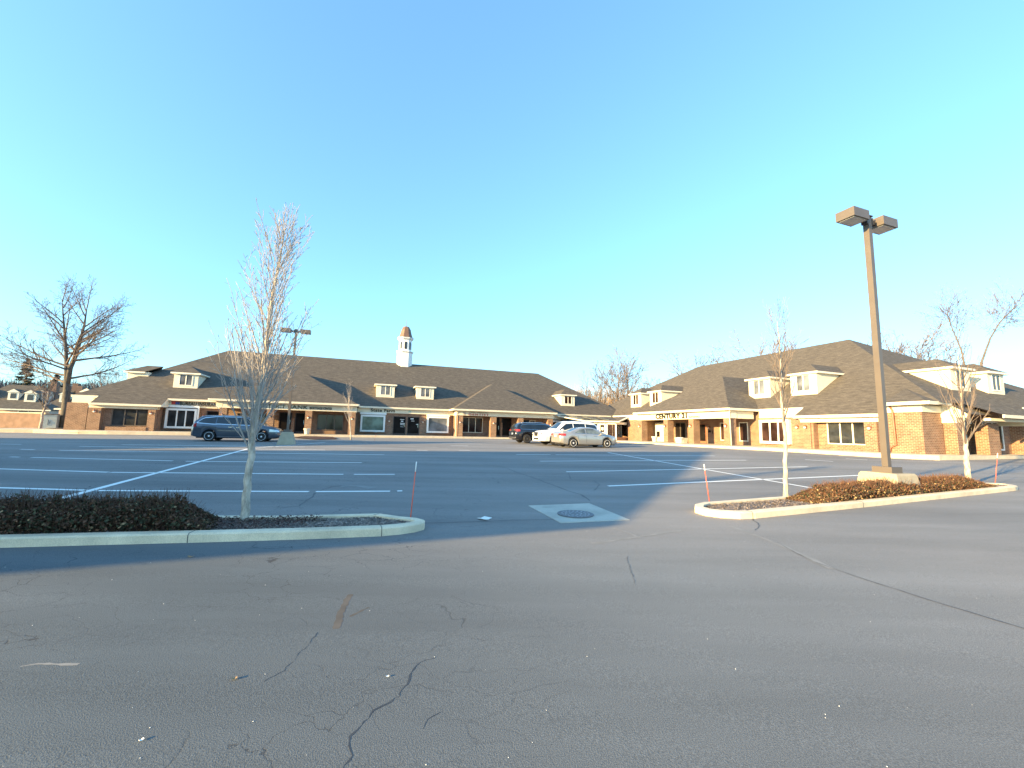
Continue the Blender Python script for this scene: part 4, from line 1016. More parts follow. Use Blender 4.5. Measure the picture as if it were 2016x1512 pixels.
wall_run(a, b, [(0, .09, F0, 2.62, 'trim', 'post', .15), (.09, .4, F0, .95, 'brick', 'wall', .12), (.09, .17, .95, 2.62, 'trim', 'post', .1), (.17, .36, .95, 2.5, 'dark_glass', 'glass', .06), (.36, .42, F0, 2.62, 'trim', 'post', .12),
                (.43, .62, F0, 2.5, 'trim', 'door', .05), (.62, .7, F0, 2.62, 'cream_flat', 'wall', .12), (.7, .95, F0, 1.0, 'cream_flat', 'wall', .12), (.7, .95, 1.0, 2.45, 'warm_glass', 'glass', .06), (.77, .785, 1.0, 2.45, 'trim', 'mullion', .04), (.86, .875, 1.0, 2.45, 'trim', 'mullion', .04), (.95, 1.0, F0, 2.62, 'trim', 'post', .18), (0, 1, 2.45, 2.7, 'trim', 'beam', .2)])
for (t0, t1, z0, z1, m_n, nm) in [(.46, .59, 1.55, 2.35, 'dark_glass', 'door_glass'), (.46, .59, F0 + .2, 1.4, 'dark_glass', 'door_glass'), (.5, .56, 1.75, 2.1, 'paper', 'notice')]:
    v = (b - a).normalized(); nn = Vector((v.y, -v.x, 0)) * (.012 if nm != 'notice' else .02); L = (b - a).length
    A_ = a + v * L * t0 + nn; B_ = a + v * L * t1 + nn; mb = MB(); mb.hexa([A_ + Vector((0, 0, z0)), B_ + Vector((0, 0, z0)), B_ - nn * .9 + Vector((0, 0, z0)), A_ - nn * .9 + Vector((0, 0, z0)), A_ + Vector((0, 0, z1)), B_ + Vector((0, 0, z1)), B_ - nn * .9 + Vector((0, 0, z1)), A_ - nn * .9 + Vector((0, 0, z1))]); mb.build(nm, m_n, Vb, ov)
b2 = Vector((27.9, 42.2, 0)); c2 = Vector((28.75, 42.0, 0))
wall_run(b, c, [(0, 1, F0, F0 + .35, 'wood', 'bench_wall', .25), (0, 1, 2.45, 2.7, 'trim', 'beam', .2)])
wall_run(Vector((27.0, 40.6, 0)), Vector((28.8, 41.2, 0)), [(0, 1, F0, 2.45, 'dark_glass', 'glass', .1), (.15, .2, F0, 2.45, 'wood', 'slat', -.04), (.38, .43, F0, 2.45, 'wood', 'slat', -.04), (.6, .65, F0, 2.45, 'trim', 'slat', -.04), (.82, .87, F0, 2.45, 'trim', 'slat', -.04)])
wall_run(e, a, [(0, 1, F0, 1.0, 'brick', 'wall', .1), (0, 1, 1.0, 2.62, 'dark_glass', 'glass', .06), (.3, .33, 1.0, 2.6, 'trim', 'mullion', -.03), (.65, .68, 1.0, 2.6, 'trim', 'mullion', -.03)])
k1 = Vector((23.4, 48.2, 3.55)); k2 = Vector((31.7, 47.6, 3.62)); k3 = Vector((31.7, 40.3, 3.6)); al = Vector((23.7, 41.0, 2.74)); bl = Vector((26.95, 39.2, 2.74)); cl = Vector((28.7, 40.0, 3.3))
mb = MB(); mb.face([al, bl, k2, k1]); mb.face([bl, cl, k3, k2]); mb.build('roof', 'shingle', Vb, ov)
mb = MB(); mb.tube([k1, al], .09, 4); mb.tube([al, bl], .09, 4); mb.tube([bl, cl], .09, 4); mb.build('roof_edge', 'trim', Vb, ov)
def roofpatch(u0, u1, v0, v1, off=.05):
    def q(u, v): return (al.lerp(bl, u)).lerp(k1.lerp(k2, u), v) + Vector((0, 0, off))
    mb = MB(); p = [q(u0, v0), q(u1, v0), q(u1, v1), q(u0, v1)]; mb.hexa([x - Vector((0, 0, .04)) for x in p] + p); mb.build('skylight', 'skylight', Vb, ov)
for u in (.12, .38, .66): roofpatch(u, u + .14, .25, .75, .08)

# ------------------------------------------------------------------ planters
def planter(label, s, d, r=.3, h=.55):
    t = thing('planter', label, 'planter', W(s, d, FLOOR), 0, 'white planters on the sidewalk')
    mb = MB(); mb.lathe([(r * .62, 0), (r * .66, .05), (r * .9, h * .8), (r * 1.05, h * .86), (r * 1.05, h), (r * .9, h), (r * .88, h - .06)], 0, 0, 16); mb.build('pot', 'pot', t)
    mb = MB(); mb.lathe([(r * .87, h - .07), (r * .86, h - .055)], 0, 0, 12); mb.build('soil', 'mulch', t)
planter('round white planter at the foot of the third bank porch pier', -5.3, 44.3)
planter('round white planter below the left part of the CENTURY 21 sign', 27.9, 34.4)
planter('round white planter at the pier right of the CENTURY 21 porch middle', 27.9, 30.8)
t = thing('planter', 'rectangular cream planter box between the two round planters of the sunlit porch', 'planter', W(29.4, 32.3, FLOOR), THETA)
mb = MB(); mb.taper(0, 0, 0, .5, .25, .5, .3, .58); mb.build('box', 'pot', t); mb = MB(); mb.box(-.22, .22, -.5, .5, .5, .503); mb.build('soil', 'mulch', t)

# ------------------------------------------------------------------ lamp posts
def lamp_post(label, x, y, H, base_h, ab, at_, rz, z=None, pw=.064):
    z = gz(x, y) if z is None else z
    t = thing('lamp_post', label, 'lamp post', (x, y, z), rz, 'twin head parking lot lamp posts')
    mb = MB(); mb.taper(0, 0, -.1, base_h - .04, ab, ab, at_, at_); mb.taper(0, 0, base_h - .04, base_h, at_, at_, at_ - .03, at_ - .03); mb.build('concrete_base', 'base', t)
    mb = MB(); mb.box(-.2, .2, -.2, .2, base_h, base_h + .14); mb.build('base_cover', 'bronze', t)
    mb = MB(); mb.taper(0, 0, base_h + .14, H, pw, pw, pw, pw); mb.build('pole', 'bronze', t)
    for s_ in (-1, 1):
        mb = MB(); mb.box(s_ * pw, s_ * .3, -.04, .04, H - .16, H - .06); mb.box(s_ * .08, s_ * .12, -.07, .07, H - .2, H - .02); a_ = mb.build('arm', 'bronze_dark', t)
        mb = MB(); mb.box(s_ * .28, s_ * .86, -.21, .21, H - .2, H + .03); mb.build('lamp_head', 'bronze', t)
        mb = MB(); mb.box(s_ * .33, s_ * .81, -.17, .17, H - .215, H - .2); mb.build('lens', 'lens', t)
    mb = MB(); mb.box(-.09, .09, -.09, .09, H, H + .03); mb.build('pole_cap', 'bronze_dark', t)
    return t
lamp_post('tall bronze lamp post with two box heads rising from the right kerbed island', 9.02, 9.86, 6.95, .52, .47, .38, THETA, gz(9, 9.9) + .02)
pL = gnd(557, 875.5)
lamp_post('bronze twin head lamp post on a concrete block at the front of the dark minivan', pL.x, pL.y + .4, 7.35, .78, .5, .3, THETA)

# ------------------------------------------------------------------ driveway markers
def marker(label, px, py, ptop, dz=.09):
    p = gnd(px, py, dz); q = at(*ptop, p.y)
    t = thing('driveway_marker', label, 'marker stake', p, 0, 'thin orange driveway markers')
    v = q - p
    mb = MB(); mb.tube([(0, 0, -.05), tuple(v * .82)], .008, 6); mb.build('rod', 'orange', t)
    mb = MB(); mb.tube([tuple(v * .82), tuple(v)], .009, 6); mb.build('reflector', 'white', t)
marker('thin orange marker stake at the tip of the shaded left island', 808, 1019, (820, 909))
marker('thin orange marker stake at the left tip of the sunlit island', 1397, 986, (1386, 914))
marker('thin orange marker stake near the right end of the sunlit island', 1959, 948, (1964, 892))
marker('faint thin marker stake at the far lot edge in front of the left shop window', 737, 868, (741, 849))

# ------------------------------------------------------------------ cars
def interp(x, pts):
    if x <= pts[0][0]: return pts[0][1]
    for (a, va), (b, vb) in zip(pts[:-1], pts[1:]):
        if x <= b:
            t_ = (x - a) / (b - a); return va + (vb - va) * t_
    return pts[-1][1]
def sinterp(x, pts, h=.06):
    return (interp(x - h, pts) + 2 * interp(x, pts) + interp(x + h, pts)) / 4
def car(name, label, loc, rz, P):
    t = thing(name, label, 'car', loc, rz)
    L, Wd = P['L'], P['W'] / 2; wx = P['wheels']; rw = P['rw']; ra = rw + .06
    top, belt = P['top'], P['belt']; wid = P.get('wid'); zb0 = P.get('zb', .22)
    cab0, cab1 = P['cab']
    def zbot(x):
        z = sinterp(x, P.get('bot', [(-L / 2, .35), (-L / 2 + .5, zb0), (L / 2 - .5, zb0), (L / 2, .32)]))
        for c in wx:
            if abs(x - c) < ra: z = max(z, rw + math.sqrt(ra * ra - (x - c) ** 2) * .98)
        return z
    def sec(x):
        w_ = Wd * sinterp(x, wid); zb = zbot(x); zt = sinterp(x, top); zl = min(sinterp(x, belt), zt - .03)
        if zb > zl - .08: zb = zl - .08
        hcab = zt - zl; lean = .30 * min(1, hcab / .55) * min(1.0, hcab / .3 + .15)
        yb = w_ - .045
        return [(0, zb), (w_ - .14, zb), (w_ - .03, zb + .02), (w_ - .004, zb + .10), (w_, zb + (zl - zb) * .55), (w_ - .012, zl - .07), (yb, zl),
                (yb - lean * .45, zl + hcab * .45), (yb - lean * .85, zl + hcab * .85), (yb - lean - .05, zl + hcab * .965), (yb - lean - .22, zl + hcab * .995), (0, zt + .012)]
    n = int(L / .045); xs = [-L / 2 + L * i / n for i in range(n + 1)]
    mb = MB(); rows = []
    for x in xs:
        s_ = sec(x); full = [(-y, z) for y, z in s_[::-1]][:-1] + s_ if False else [(y, z) for y, z in s_] + [(-y, z) for y, z in s_[::-1][1:-1]]
        k = len(mb.v); mb.v += [(x, y, z) for y, z in full]; rows.append((k, len(full)))
    for (k1_, m1), (k2_, m2) in zip(rows[:-1], rows[1:]):
        for j in range(m1):
            j2 = (j + 1) % m1; mb.f.append((k1_ + j, k2_ + j, k2_ + j2, k1_ + j2)); mb.mi.append(0); mb.sm.append(True)
    for (k, m_), rev in ((rows[0], False), (rows[-1], True)):
        f = list(range(k, k + m_)); mb.f.append(tuple(f[::-1] if rev else f)); mb.mi.append(0); mb.sm.append(False)
    body = mb.build('body', P['paint'], t)
    # dark underbody and wheel wells
    mb = MB(); mb.box(-L / 2 + .3, L / 2 - .3, -Wd + .2, Wd - .2, zb0 - .02, .62); mb.build('underbody', 'blackp', t)
    def side_y(x, z):
        s_ = sec(x)[2:]
        for (ya, za), (yb_, zb_) in zip(s_[:-1], s_[1:]):
            if za <= z <= zb_ and zb_ > za: return ya + (yb_ - ya) * (z - za) / (zb_ - za)
        return s_[-2][0]
    def side_patch(name, xa, xb, lo, hi, mat, off=.006, par=t, nx=14, nz=5):
        for sg in (1, -1):
            mb = MB()
            for i in range(nx):
                for j in range(nz):
                    q = []
                    for (ii, jj) in ((i, j), (i + 1, j), (i + 1, j + 1), (i, j + 1)):
                        x = xa + (xb - xa) * ii / nx; z = lo(x) + (hi(x) - lo(x)) * jj / nz; q.append((x, sg * (side_y(x, z) + off), z))
                    mb.face(q if sg < 0 else q[::-1], True)
            mb.build(name, mat, par)
    def top_patch(name, xa, xb, frac, mat, off=.008, nx=8):
        mb = MB()
        for i in range(nx):
            for j in range(6):
                q = []
                for (ii, jj) in ((i, j), (i + 1, j), (i + 1, j + 1), (i, j + 1)):
                    x = xa + (xb - xa) * ii / nx; s_ = sec(x); wt = s_[-2][0] + .02; v = (-1 + 2 * jj / 6); y = v * wt * frac
                    z = s_[-1][1] - (s_[-1][1] - s_[-2][1]) * min(1, abs(y) / s_[-2][0]) if abs(y) < s_[-2][0] else s_[-2][1]
                    q.append((x, y, z + off))
                mb.face(q, True)
        return mb.build(name, mat, t)
    top_patch('windshield', *P['ws'], .98, P.get('wsglass', 'car_glass')); top_patch('rear_window', *P['rwin'], P.get('rwf', .95), P.get('rglass', 'car_glass'))
    for (xa, xb, lo, hi) in P['side']:
        side_patch('side_window', xa, xb, lambda x: interp(x, lo) , lambda x: max(interp(x, lo) + .01, interp(x, hi)), P.get('sglass', 'car_glass'))
    if P.get('chrome_line'):
        xa, xb, fz, th = P['chrome_line']; side_patch('window_trim', xa, xb, lambda x: interp(x, fz) - th, lambda x: interp(x, fz), 'chrome', .012, nz=1, nx=24)
    if P.get('chrome_top'):
        xa, xb, fz, th = P['chrome_top']; side_patch('window_trim', xa, xb, lambda x: interp(x, fz) - th, lambda x: interp(x, fz), 'chrome', .012, nz=1, nx=24)
    if P.get('sill'): 
        xa, xb, z_, th, mt = P['sill']; side_patch('sill_trim', xa, xb, lambda x: z_, lambda x: z_ + th, mt, .01, nz=1)
    # seams
    for xq in P.get('seams', []): side_patch('door_seam', xq, xq + .014, lambda x: zb0 + .14, lambda x: interp(x, belt) - .02, 'blackp', .003, nx=1)
    # wheels
    for c in wx:
        for sg in (1, -1):
            yo = sg * (Wd * .985 - .0); mb = MB(); yi = yo - sg * .2
            prof = [(rw * .72, yo - sg * .01), (rw * .93, yo), (rw, yo - sg * .03), (rw, yi + sg * .03), (rw * .9, yi), (rw * .5, yi)]
            mb.lathe(prof, c, rw, 28, axis='y'); wh = mb.build('wheel', 'tyre', t)
            mb = MB(); mb.lathe([(rw * .74, yo - sg * .012), (rw * .70, yo - sg * .005), (rw * .66, yo - sg * .05), (.05, yo - sg * .06)], c, rw, 28, axis='y'); mb.build('rim_well', 'rim_mid', wh)
            mb = MB(); ns = P.get('spokes', 5)
            for k in range(ns):
                a_ = 2 * math.pi * k / ns + .3; ux = Vector((math.cos(a_), 0, math.sin(a_))); uz = Vector((-math.sin(a_), 0, math.cos(a_))); c0 = Vector((c, 0, rw)); hw = P.get('spw', .03)
                pts = [c0 + ux * .05 - uz * hw * .8, c0 + ux * rw * .70 - uz * hw, c0 + ux * rw * .70 + uz * hw, c0 + ux * .05 + uz * hw * .8]
                lo_ = [Vector((p.x, yo - sg * .05, p.z)) for p in pts]; hi_ = [Vector((p.x, yo - sg * .012, p.z)) for p in pts]
                mb.hexa(lo_ + hi_)
            mb.lathe([(.06, yo - sg * .05), (.06, yo - sg * .006)], c, rw, 12, axis='y'); mb.lathe([(rw * .735, yo - sg * .02), (rw * .735, yo + sg * .002), (rw * .68, yo + sg * .002), (rw * .68, yo - sg * .03)], c, rw, 28, axis='y')
            mb.build('rim', P.get('rim', 'rim'), wh)
    # lamps wrap the corners
    for key, nm, mt in (('head', 'headlight', 'headl'), ('tail', 'taillight', 'red')):
        xa, xb, lo, hi = P[key]; side_patch(nm, xa, xb, lambda x: lo(x), lambda x: hi(x), mt, .01, nx=8, nz=3)
    for nm, mt, x, y0_, y1_, z0_, z1_, th in P.get('ends', []):
        mb = MB(); mb.box(x, x + th, y0_, y1_, z0_, z1_); mb.build(nm, mt, t)
    # mirrors
    for sg in (1, -1):
        mx = P['mirror']; y_ = side_y(mx, interp(mx, belt) + .02); mb = MB(); z_ = interp(mx, belt)
        mb.hexa([(mx - .06, sg * y_, z_ - .01), (mx + .08, sg * y_, z_ - .01), (mx + .05, sg * (y_ + .2), z_ + .01), (mx - .07, sg * (y_ + .2), z_ + .01), (mx - .06, sg * y_, z_ + .09), (mx + .03, sg * y_, z_ + .09), (mx + .02, sg * (y_ + .2), z_ + .15), (mx - .07, sg * (y_ + .2), z_ + .15)]); mb.build('door_mirror', P['paint'], t)
    for (hx, hz) in P.get('handles', []):
        for sg in (1, -1):
            y_ = side_y(hx, hz); mb = MB(); mb.hexa([(hx, sg * y_, hz), (hx + .2, sg * y_, hz), (hx + .2, sg * (y_ + .035), hz), (hx, sg * (y_ + .035), hz), (hx, sg * y_, hz + .03), (hx + .2, sg * y_, hz + .03), (hx + .2, sg * (y_ + .035), hz + .03), (hx, sg * (y_ + .035), hz + .03)]); mb.build('door_handle', P.get('hmat', 'chrome'), t)
    if P.get('rails'):
        xa, xb = P['rails']
        for sg in (1, -1):
            pts = []
            for i in range(7):
                x = xa + (xb - xa) * i / 6; s_ = sec(x); pts.append((x, sg * (s_[9][0] - .02), s_[9][1] + (.005 if i in (0, 6) else .05)))
            mb = MB(); mb.tube(pts, .018, 5); mb.build('roof_rail', 'chrome', t)
    return t
def cz(s, d):
    p = W(s, d); return Vector((p.x, p.y, gz(p.x, p.y)))
def tilt(t, s, d):    # stand on the sloping lot
    pass
# minivan
L = 5.15
van = dict(L=5.15, W=2.0, rw=.345, wheels=(-1.52, 1.50), paint='paint_blue', rim='rimx', spokes=10, spw=.034,
    top=[(-2.575, .95), (-2.54, 1.10), (-2.42, 1.32), (-2.1, 1.66), (-1.8, 1.72), (-.5, 1.745), (.3, 1.72), (.75, 1.62), (1.3, 1.28), (1.62, 1.09), (2.2, .98), (2.45, .86), (2.56, .70), (2.575, .62)],
    belt=[(-2.575, .9), (-2.4, 1.18), (-1.3, 1.10), (-1.1, 1.12), (.9, 1.06), (1.6, 1.02), (2.3, .88), (2.575, .6)],
    wid=[(-2.575, .80), (-2.45, .93), (-2.0, .99), (0, 1.0), (1.6, .98), (2.2, .92), (2.45, .82), (2.575, .62)], cab=(-2.4, 1.6),
    ws=(.66, 1.5), rwin=(-2.46, -2.12), side=[(-2.25, -1.25, [(-2.25, 1.2), (-1.25, 1.15)], [(-2.25, 1.23), (-1.95, 1.5), (-1.25, 1.6)]), (-1.18, -.1, [(-1.18, 1.14), (-.1, 1.13)], [(-1.18, 1.61), (-.1, 1.62)]), (0.0, 1.2, [(0, 1.13), (1.2, 1.11)], [(0, 1.62), (.45, 1.58), (1.2, 1.14)])],
    chrome_line=(-2.28, 1.25, [(-2.28, 1.215), (-1.28, 1.14), (-1.1, 1.165), (1.25, 1.10)], .045), chrome_top=(-2.28, 1.0, [(-2.28, 1.235), (-1.95, 1.55), (-1.25, 1.655), (.3, 1.655), (.6, 1.56), (1.0, 1.3)], .045),
    head=(1.95, 2.5, lambda x: .68 + .0 * x, lambda x: .86 - .1 * (x - 1.95)), tail=(-2.52, -2.28, lambda x: .93, lambda x: 1.12 + (x + 2.52) * .3),
    mirror=1.02, handles=[(-.45, .93), (-.02, .92)], hmat='chrome', seams=[-1.2, -.06, 1.15], sill=(-1.05, 1.05, .27, .05, 'chrome'),
    ends=[('grille', 'chrome', 2.56, -.5, .5, .55, .66, .03), ('licence_plate', 'plate', -2.6, -.15, .15, .7, .85, .03)])
car('minivan', 'dark slate blue minivan parked sideways behind the near leafless tree', cz(-8.15, 33.2), THETA, van)
# silver sedan
sed = dict(L=4.8, W=1.82, rw=.325, wheels=(-1.42, 1.36), paint='paint_silver', rim='rimx', spokes=6, spw=.05, zb=.2,
    top=[(-2.4, .84), (-2.36, 1.0), (-2.2, 1.07), (-1.75, 1.10), (-1.6, 1.13), (-.85, 1.40), (-.3, 1.465), (.2, 1.46), (.5, 1.40), (1.2, 1.07), (1.4, .99), (2.1, .83), (2.3, .72), (2.4, .58)],
    belt=[(-2.4, .8), (-2.2, .98), (-1.5, 1.0), (.9, .92), (1.3, .90), (2.2, .72), (2.4, .5)],
    wid=[(-2.4, .78), (-2.2, .92), (-1.6, .985), (0, 1.0), (1.5, .98), (2.1, .90), (2.3, .78), (2.4, .6)], cab=(-1.7, 1.3),
    ws=(.48, 1.22), rwin=(-1.58, -.86), wsglass='car_glass', sglass='clear_glass', side=[(-1.28, -.42, [(-1.28, 1.03), (-.42, 1.0)], [(-1.28, 1.05), (-.85, 1.29), (-.42, 1.36)]), (-.34, .92, [(-.34, 1.0), (.92, .97)], [(-.34, 1.37), (.3, 1.36), (.92, .99)])],
    chrome_line=(-1.3, .95, [(-1.3, 1.02), (.95, .965)], .016),
    head=(1.85, 2.28, lambda x: .60, lambda x: .74 - .06 * (x - 1.85)), tail=(-2.36, -2.0, lambda x: .82, lambda x: .98),
    mirror=.82, handles=[(-.62, .86), (.2, .83)], hmat='paint_silver', seams=[-1.05, -.38, .98],
    ends=[('licence_plate', 'plate', -2.425, -.15, .15, .72, .86, .03), ('taillight', 'red', -2.41, -.72, -.48, .84, .97, .03), ('taillight', 'red', -2.41, .48, .72, .84, .97, .03), ('grille', 'blackp', 2.37, -.35, .35, .42, .52, .03)])
car('sedan', 'silver beige sedan parked nearest in the row of three cars', cz(15.4, 26.75), THETA, sed)
# large white SUV, nose towards the left
qx = dict(L=5.3, W=2.03, rw=.40, wheels=(-1.62, 1.46), paint='paint_white', rim='rim_dark', spokes=7, spw=.035, zb=.3,
    top=[(-2.65, 1.0), (-2.62, 1.3), (-2.45, 1.6), (-2.2, 1.84), (-1.9, 1.90), (-.5, 1.93), (.35, 1.90), (.6, 1.82), (1.2, 1.32), (1.35, 1.24), (2.2, 1.15), (2.5, 1.04), (2.62, .9), (2.65, .75)],
    belt=[(-2.65, .95), (-2.5, 1.22), (-1.0, 1.2), (1.2, 1.14), (2.2, 1.0), (2.65, .7)],
    wid=[(-2.65, .85), (-2.45, .95), (-1.8, 1.0), (1.6, 1.0), (2.3, .95), (2.5, .86), (2.65, .72)], cab=(-2.5, 1.3),
    ws=(.6, 1.24), rwin=(-2.56, -2.28), side=[(-2.3, -1.3, [(-2.3, 1.32), (-1.3, 1.28)], [(-2.3, 1.5), (-2.15, 1.66), (-1.3, 1.73)]), (-1.22, -.2, [(-1.22, 1.27), (-.2, 1.25)], [(-1.22, 1.74), (-.2, 1.74)]), (-.12, 1.05, [(-.12, 1.25), (1.05, 1.2)], [(-.12, 1.74), (.45, 1.70), (1.05, 1.26)])],
    chrome_line=(-2.35, 1.1, [(-2.35, 1.29), (1.1, 1.19)], .018),
    head=(2.15, 2.6, lambda x: .88, lambda x: 1.02 - .08 * (x - 2.15)), tail=(-2.6, -2.35, lambda x: 1.0, lambda x: 1.25),
    mirror=.92, handles=[(-.95, 1.05), (.1, 1.04)], seams=[-1.25, -.16, 1.05], rails=(-1.9, .3), sill=(-1.1, .95, .36, .03, 'chrome'),
    ends=[('grille', 'chrome', 2.60, -.36, .36, .70, 1.0, .075), ('grille_mesh', 'blackp', 2.63, -.31, .31, .74, .96, .055), ('bumper_grille', 'blackp', 2.62, -.45, .45, .42, .56, .05), ('headlight', 'headl', 2.5, -.82, -.5, .84, .96, .13), ('headlight', 'headl', 2.5, .5, .82, .84, .96, .13), ('licence_plate', 'plate', -2.68, -.15, .15, .85, 1.0, .03)])
car('suv', 'large white SUV facing left behind the silver sedan', cz(15.35, 29.6), THETA + math.pi, qx)
# dark SUV
atl = dict(L=5.05, W=1.98, rw=.38, wheels=(-1.5, 1.48), paint='paint_black', rim='rim_dark', spokes=5, spw=.05, zb=.26,
    top=[(-2.52, .95), (-2.48, 1.18), (-2.3, 1.5), (-2.1, 1.68), (-1.8, 1.74), (-.4, 1.78), (.3, 1.75), (.65, 1.66), (1.3, 1.22), (1.45, 1.14), (2.2, 1.04), (2.45, .9), (2.52, .7)],
    belt=[(-2.52, .9), (-2.35, 1.16), (-1.0, 1.13), (1.2, 1.06), (2.2, .92), (2.52, .62)],
    wid=[(-2.52, .84), (-2.3, .95), (-1.7, 1.0), (1.6, 1.0), (2.2, .93), (2.4, .83), (2.52, .66)], cab=(-2.4, 1.4),
    ws=(.62, 1.36), rwin=(-2.42, -2.14), side=[(-2.05, -1.2, [(-2.05, 1.25), (-1.2, 1.2)], [(-2.05, 1.48), (-1.85, 1.58), (-1.2, 1.61)]), (-1.12, -.15, [(-1.12, 1.2), (-.15, 1.18)], [(-1.12, 1.62), (-.15, 1.62)]), (-.07, 1.1, [(-.07, 1.18), (1.1, 1.12)], [(-.07, 1.62), (.45, 1.57), (1.1, 1.15)])],
    chrome_line=(-2.1, 1.15, [(-2.1, 1.215), (1.15, 1.115)], .022), chrome_top=(-2.12, 1.05, [(-2.12, 1.3), (-1.95, 1.6), (-1.2, 1.655), (.2, 1.655), (.5, 1.6), (1.05, 1.2)], .022),
    head=(2.05, 2.45, lambda x: .80, lambda x: .92), tail=(-2.47, -2.15, lambda x: 1.0, lambda x: 1.17),
    mirror=.95, handles=[(-.9, .98), (.12, .96)], seams=[-1.16, -.1, 1.05], rails=(-1.9, .2), sill=(-1.1, 1.0, .32, .03, 'chrome'),
    ends=[('taillight', 'red', -2.5, -.78, -.4, 1.0, 1.13, .03), ('taillight', 'red', -2.5, .4, .78, 1.0, 1.13, .03), ('bumper_trim', 'chrome', -2.56, -.85, .85, .45, .50, .06), ('licence_plate', 'plate', -2.53, -.15, .15, .72, .87, .04)])
car('suv', 'black SUV with red tail lamps parked farthest in the row of three', cz(14.6, 33.4), THETA, atl)

# ------------------------------------------------------------------ trees
def grow(mb, p, d, L, r, lev, S, rnd):
    """one limb and its children. S = list of dict per level"""
    q = S[lev]; n = q['n']; pts = [p.copy()]; rad = [r]; dirs = [d.copy()]
    for i in range(n):
        j = q['jit']
        d = (d + Vector((rnd.uniform(-j, j), rnd.uniform(-j, j), rnd.uniform(-j, j))) + Vector((0, 0, q['up']))).normalized()
        p = p + d * (L / n); pts.append(p.copy()); dirs.append(d.copy()); rad.append(max(S[-1]['rmin'], r * (1 - (i + 1) / n * q['tap'])))
    mb.tube(pts, rad, q['sides'], False)
    if lev + 1 < len(S):
        c = S[lev + 1]; m = max(1, int(q['kids'] * rnd.uniform(.8, 1.2) * (1 if lev == 0 else min(1.3, L / q['ref']))))
        ph = rnd.uniform(0, 6.28)
        for k in range(m):
            f = q['k0'] + (1 - q['k0']) * ((k + rnd.uniform(.1, .9)) / m) ** q.get('kpow', 1)
            f = min(f, .985); i = int(f * n); t_ = f * n - i; i2 = min(i + 1, n)
            bp = pts[i].lerp(pts[i2], t_); bd = dirs[i2]; rr = rad[i] + (rad[i2] - rad[i]) * t_
            ph += 2.4 + rnd.uniform(-.4, .4)
            o = bd.orthogonal().normalized(); o = Matrix.Rotation(ph, 3, bd) @ o
            ang = R(rnd.uniform(*q['ang'])); nd = (bd * math.cos(ang) + o * math.sin(ang)).normalized()
            ll = q['clen'] * (1 - f * q['lf']) * rnd.uniform(.7, 1.15) * (L if q.get('rel', True) else 1)
            grow(mb, bp, nd, ll, min(rr * .8, max(S[-1]['rmin'], rr * q['cr'])), lev + 1, S, rnd)
def tree(name, label, base, path, r0, r1, S0, kids_n, S, mats, seed, group=None, k0=.12, ang=(18, 35), clen=.4, lf=.6, cr=.45, cat='tree', rz=0, loc=None, kpow=1, twist=None):
    """path: trunk points relative to base"""
    rnd = random.Random(seed); t = thing(name, label, cat, base, rz, group)
    path = [Vector(p) for p in path]
    # resample
    pts = []; seg = 5
    for a_, b_ in zip(path[:-1], path[1:]):
        for i in range(seg): pts.append(a_.lerp(b_, i / seg))
    pts.append(path[-1]); n = len(pts)
    rad = [r0 + (r1 - r0) * (i / (n - 1)) ** .8 for i in range(n)]; rad[0] *= 1.25; 
    for i in range(1, n - 1): pts[i] += Vector((rnd.uniform(-1, 1), rnd.uniform(-1, 1), 0)) * rad[i] * .25
    mb = MB(); mb.tube(pts, rad, 12, True); mb.build('trunk', mats[0], t)
    mb = MB(); H_ = sum((b_ - a_).length for a_, b_ in zip(pts[:-1], pts[1:])); ph = rnd.uniform(0, 6)
    for k in range(kids_n):
        f = k0 + (1 - k0) * ((k + rnd.uniform(.1, .9)) / kids_n) ** kpow; f = min(.99, f); i = min(n - 2, int(f * (n - 1))); t_ = f * (n - 1) - i
        bp = pts[i].lerp(pts[i + 1], t_); bd = (pts[i + 1] - pts[i]).normalized(); rr = rad[i]
        ph += 2.4 + rnd.uniform(-.5, .5); o = Matrix.Rotation(ph, 3, bd) @ bd.orthogonal().normalized()
        an = R(rnd.uniform(*ang)); nd = (bd * math.cos(an) + o * math.sin(an)).normalized()
        ll = H_ * clen * (1 - f * lf) * rnd.uniform(.75, 1.15)
        grow(mb, bp, nd, ll, max(S[-1]['rmin'], rr * cr * rnd.uniform(.7, 1.1)), 0, S, rnd)
    cr_ = mb.build('branches', mats[1], t)
    return t
def trunk_path(pix, y0_, base):
    return [at(px, py, y0_) - base for px, py in pix]
# near left young tree
S_young = [dict(n=8, jit=.06, up=.085, tap=.75, sides=5, kids=10, k0=.12, ang=(14, 38), clen=.42, lf=.6, cr=.55, ref=1.5),
           dict(n=5, jit=.13, up=.06, tap=.7, sides=4, kids=7, k0=.15, ang=(20, 55), clen=.34, lf=.5, cr=.6, ref=.7),
           dict(n=3, jit=.2, up=.04, tap=.6, sides=3, kids=2, k0=.3, ang=(25, 60), clen=.3, lf=.4, cr=.6, ref=.25, rmin=.0027)]
b_ = gnd(480, 1028, .08)
tp = trunk_path([(480, 1028), (487, 960), (495, 885), (506, 800), (518, 740), (527, 650), (538, 570), (547, 535), (553, 500), (560, 458)], b_.y, b_); tp[0] = Vector((0, 0, -.05)); tp = tp[:-1] + [tp[-1] * .97 + tp[-2] * .03]
tree('young_tree', 'tall slender leafless tree with pale trunk standing in the shaded left island', b_, tp,   .06, .006, None, 62, S_young, ('bark_pale', 'bark_twig'), 11, k0=.2, ang=(14, 32), clen=.43, lf=.72, cr=.34, kpow=1.25)
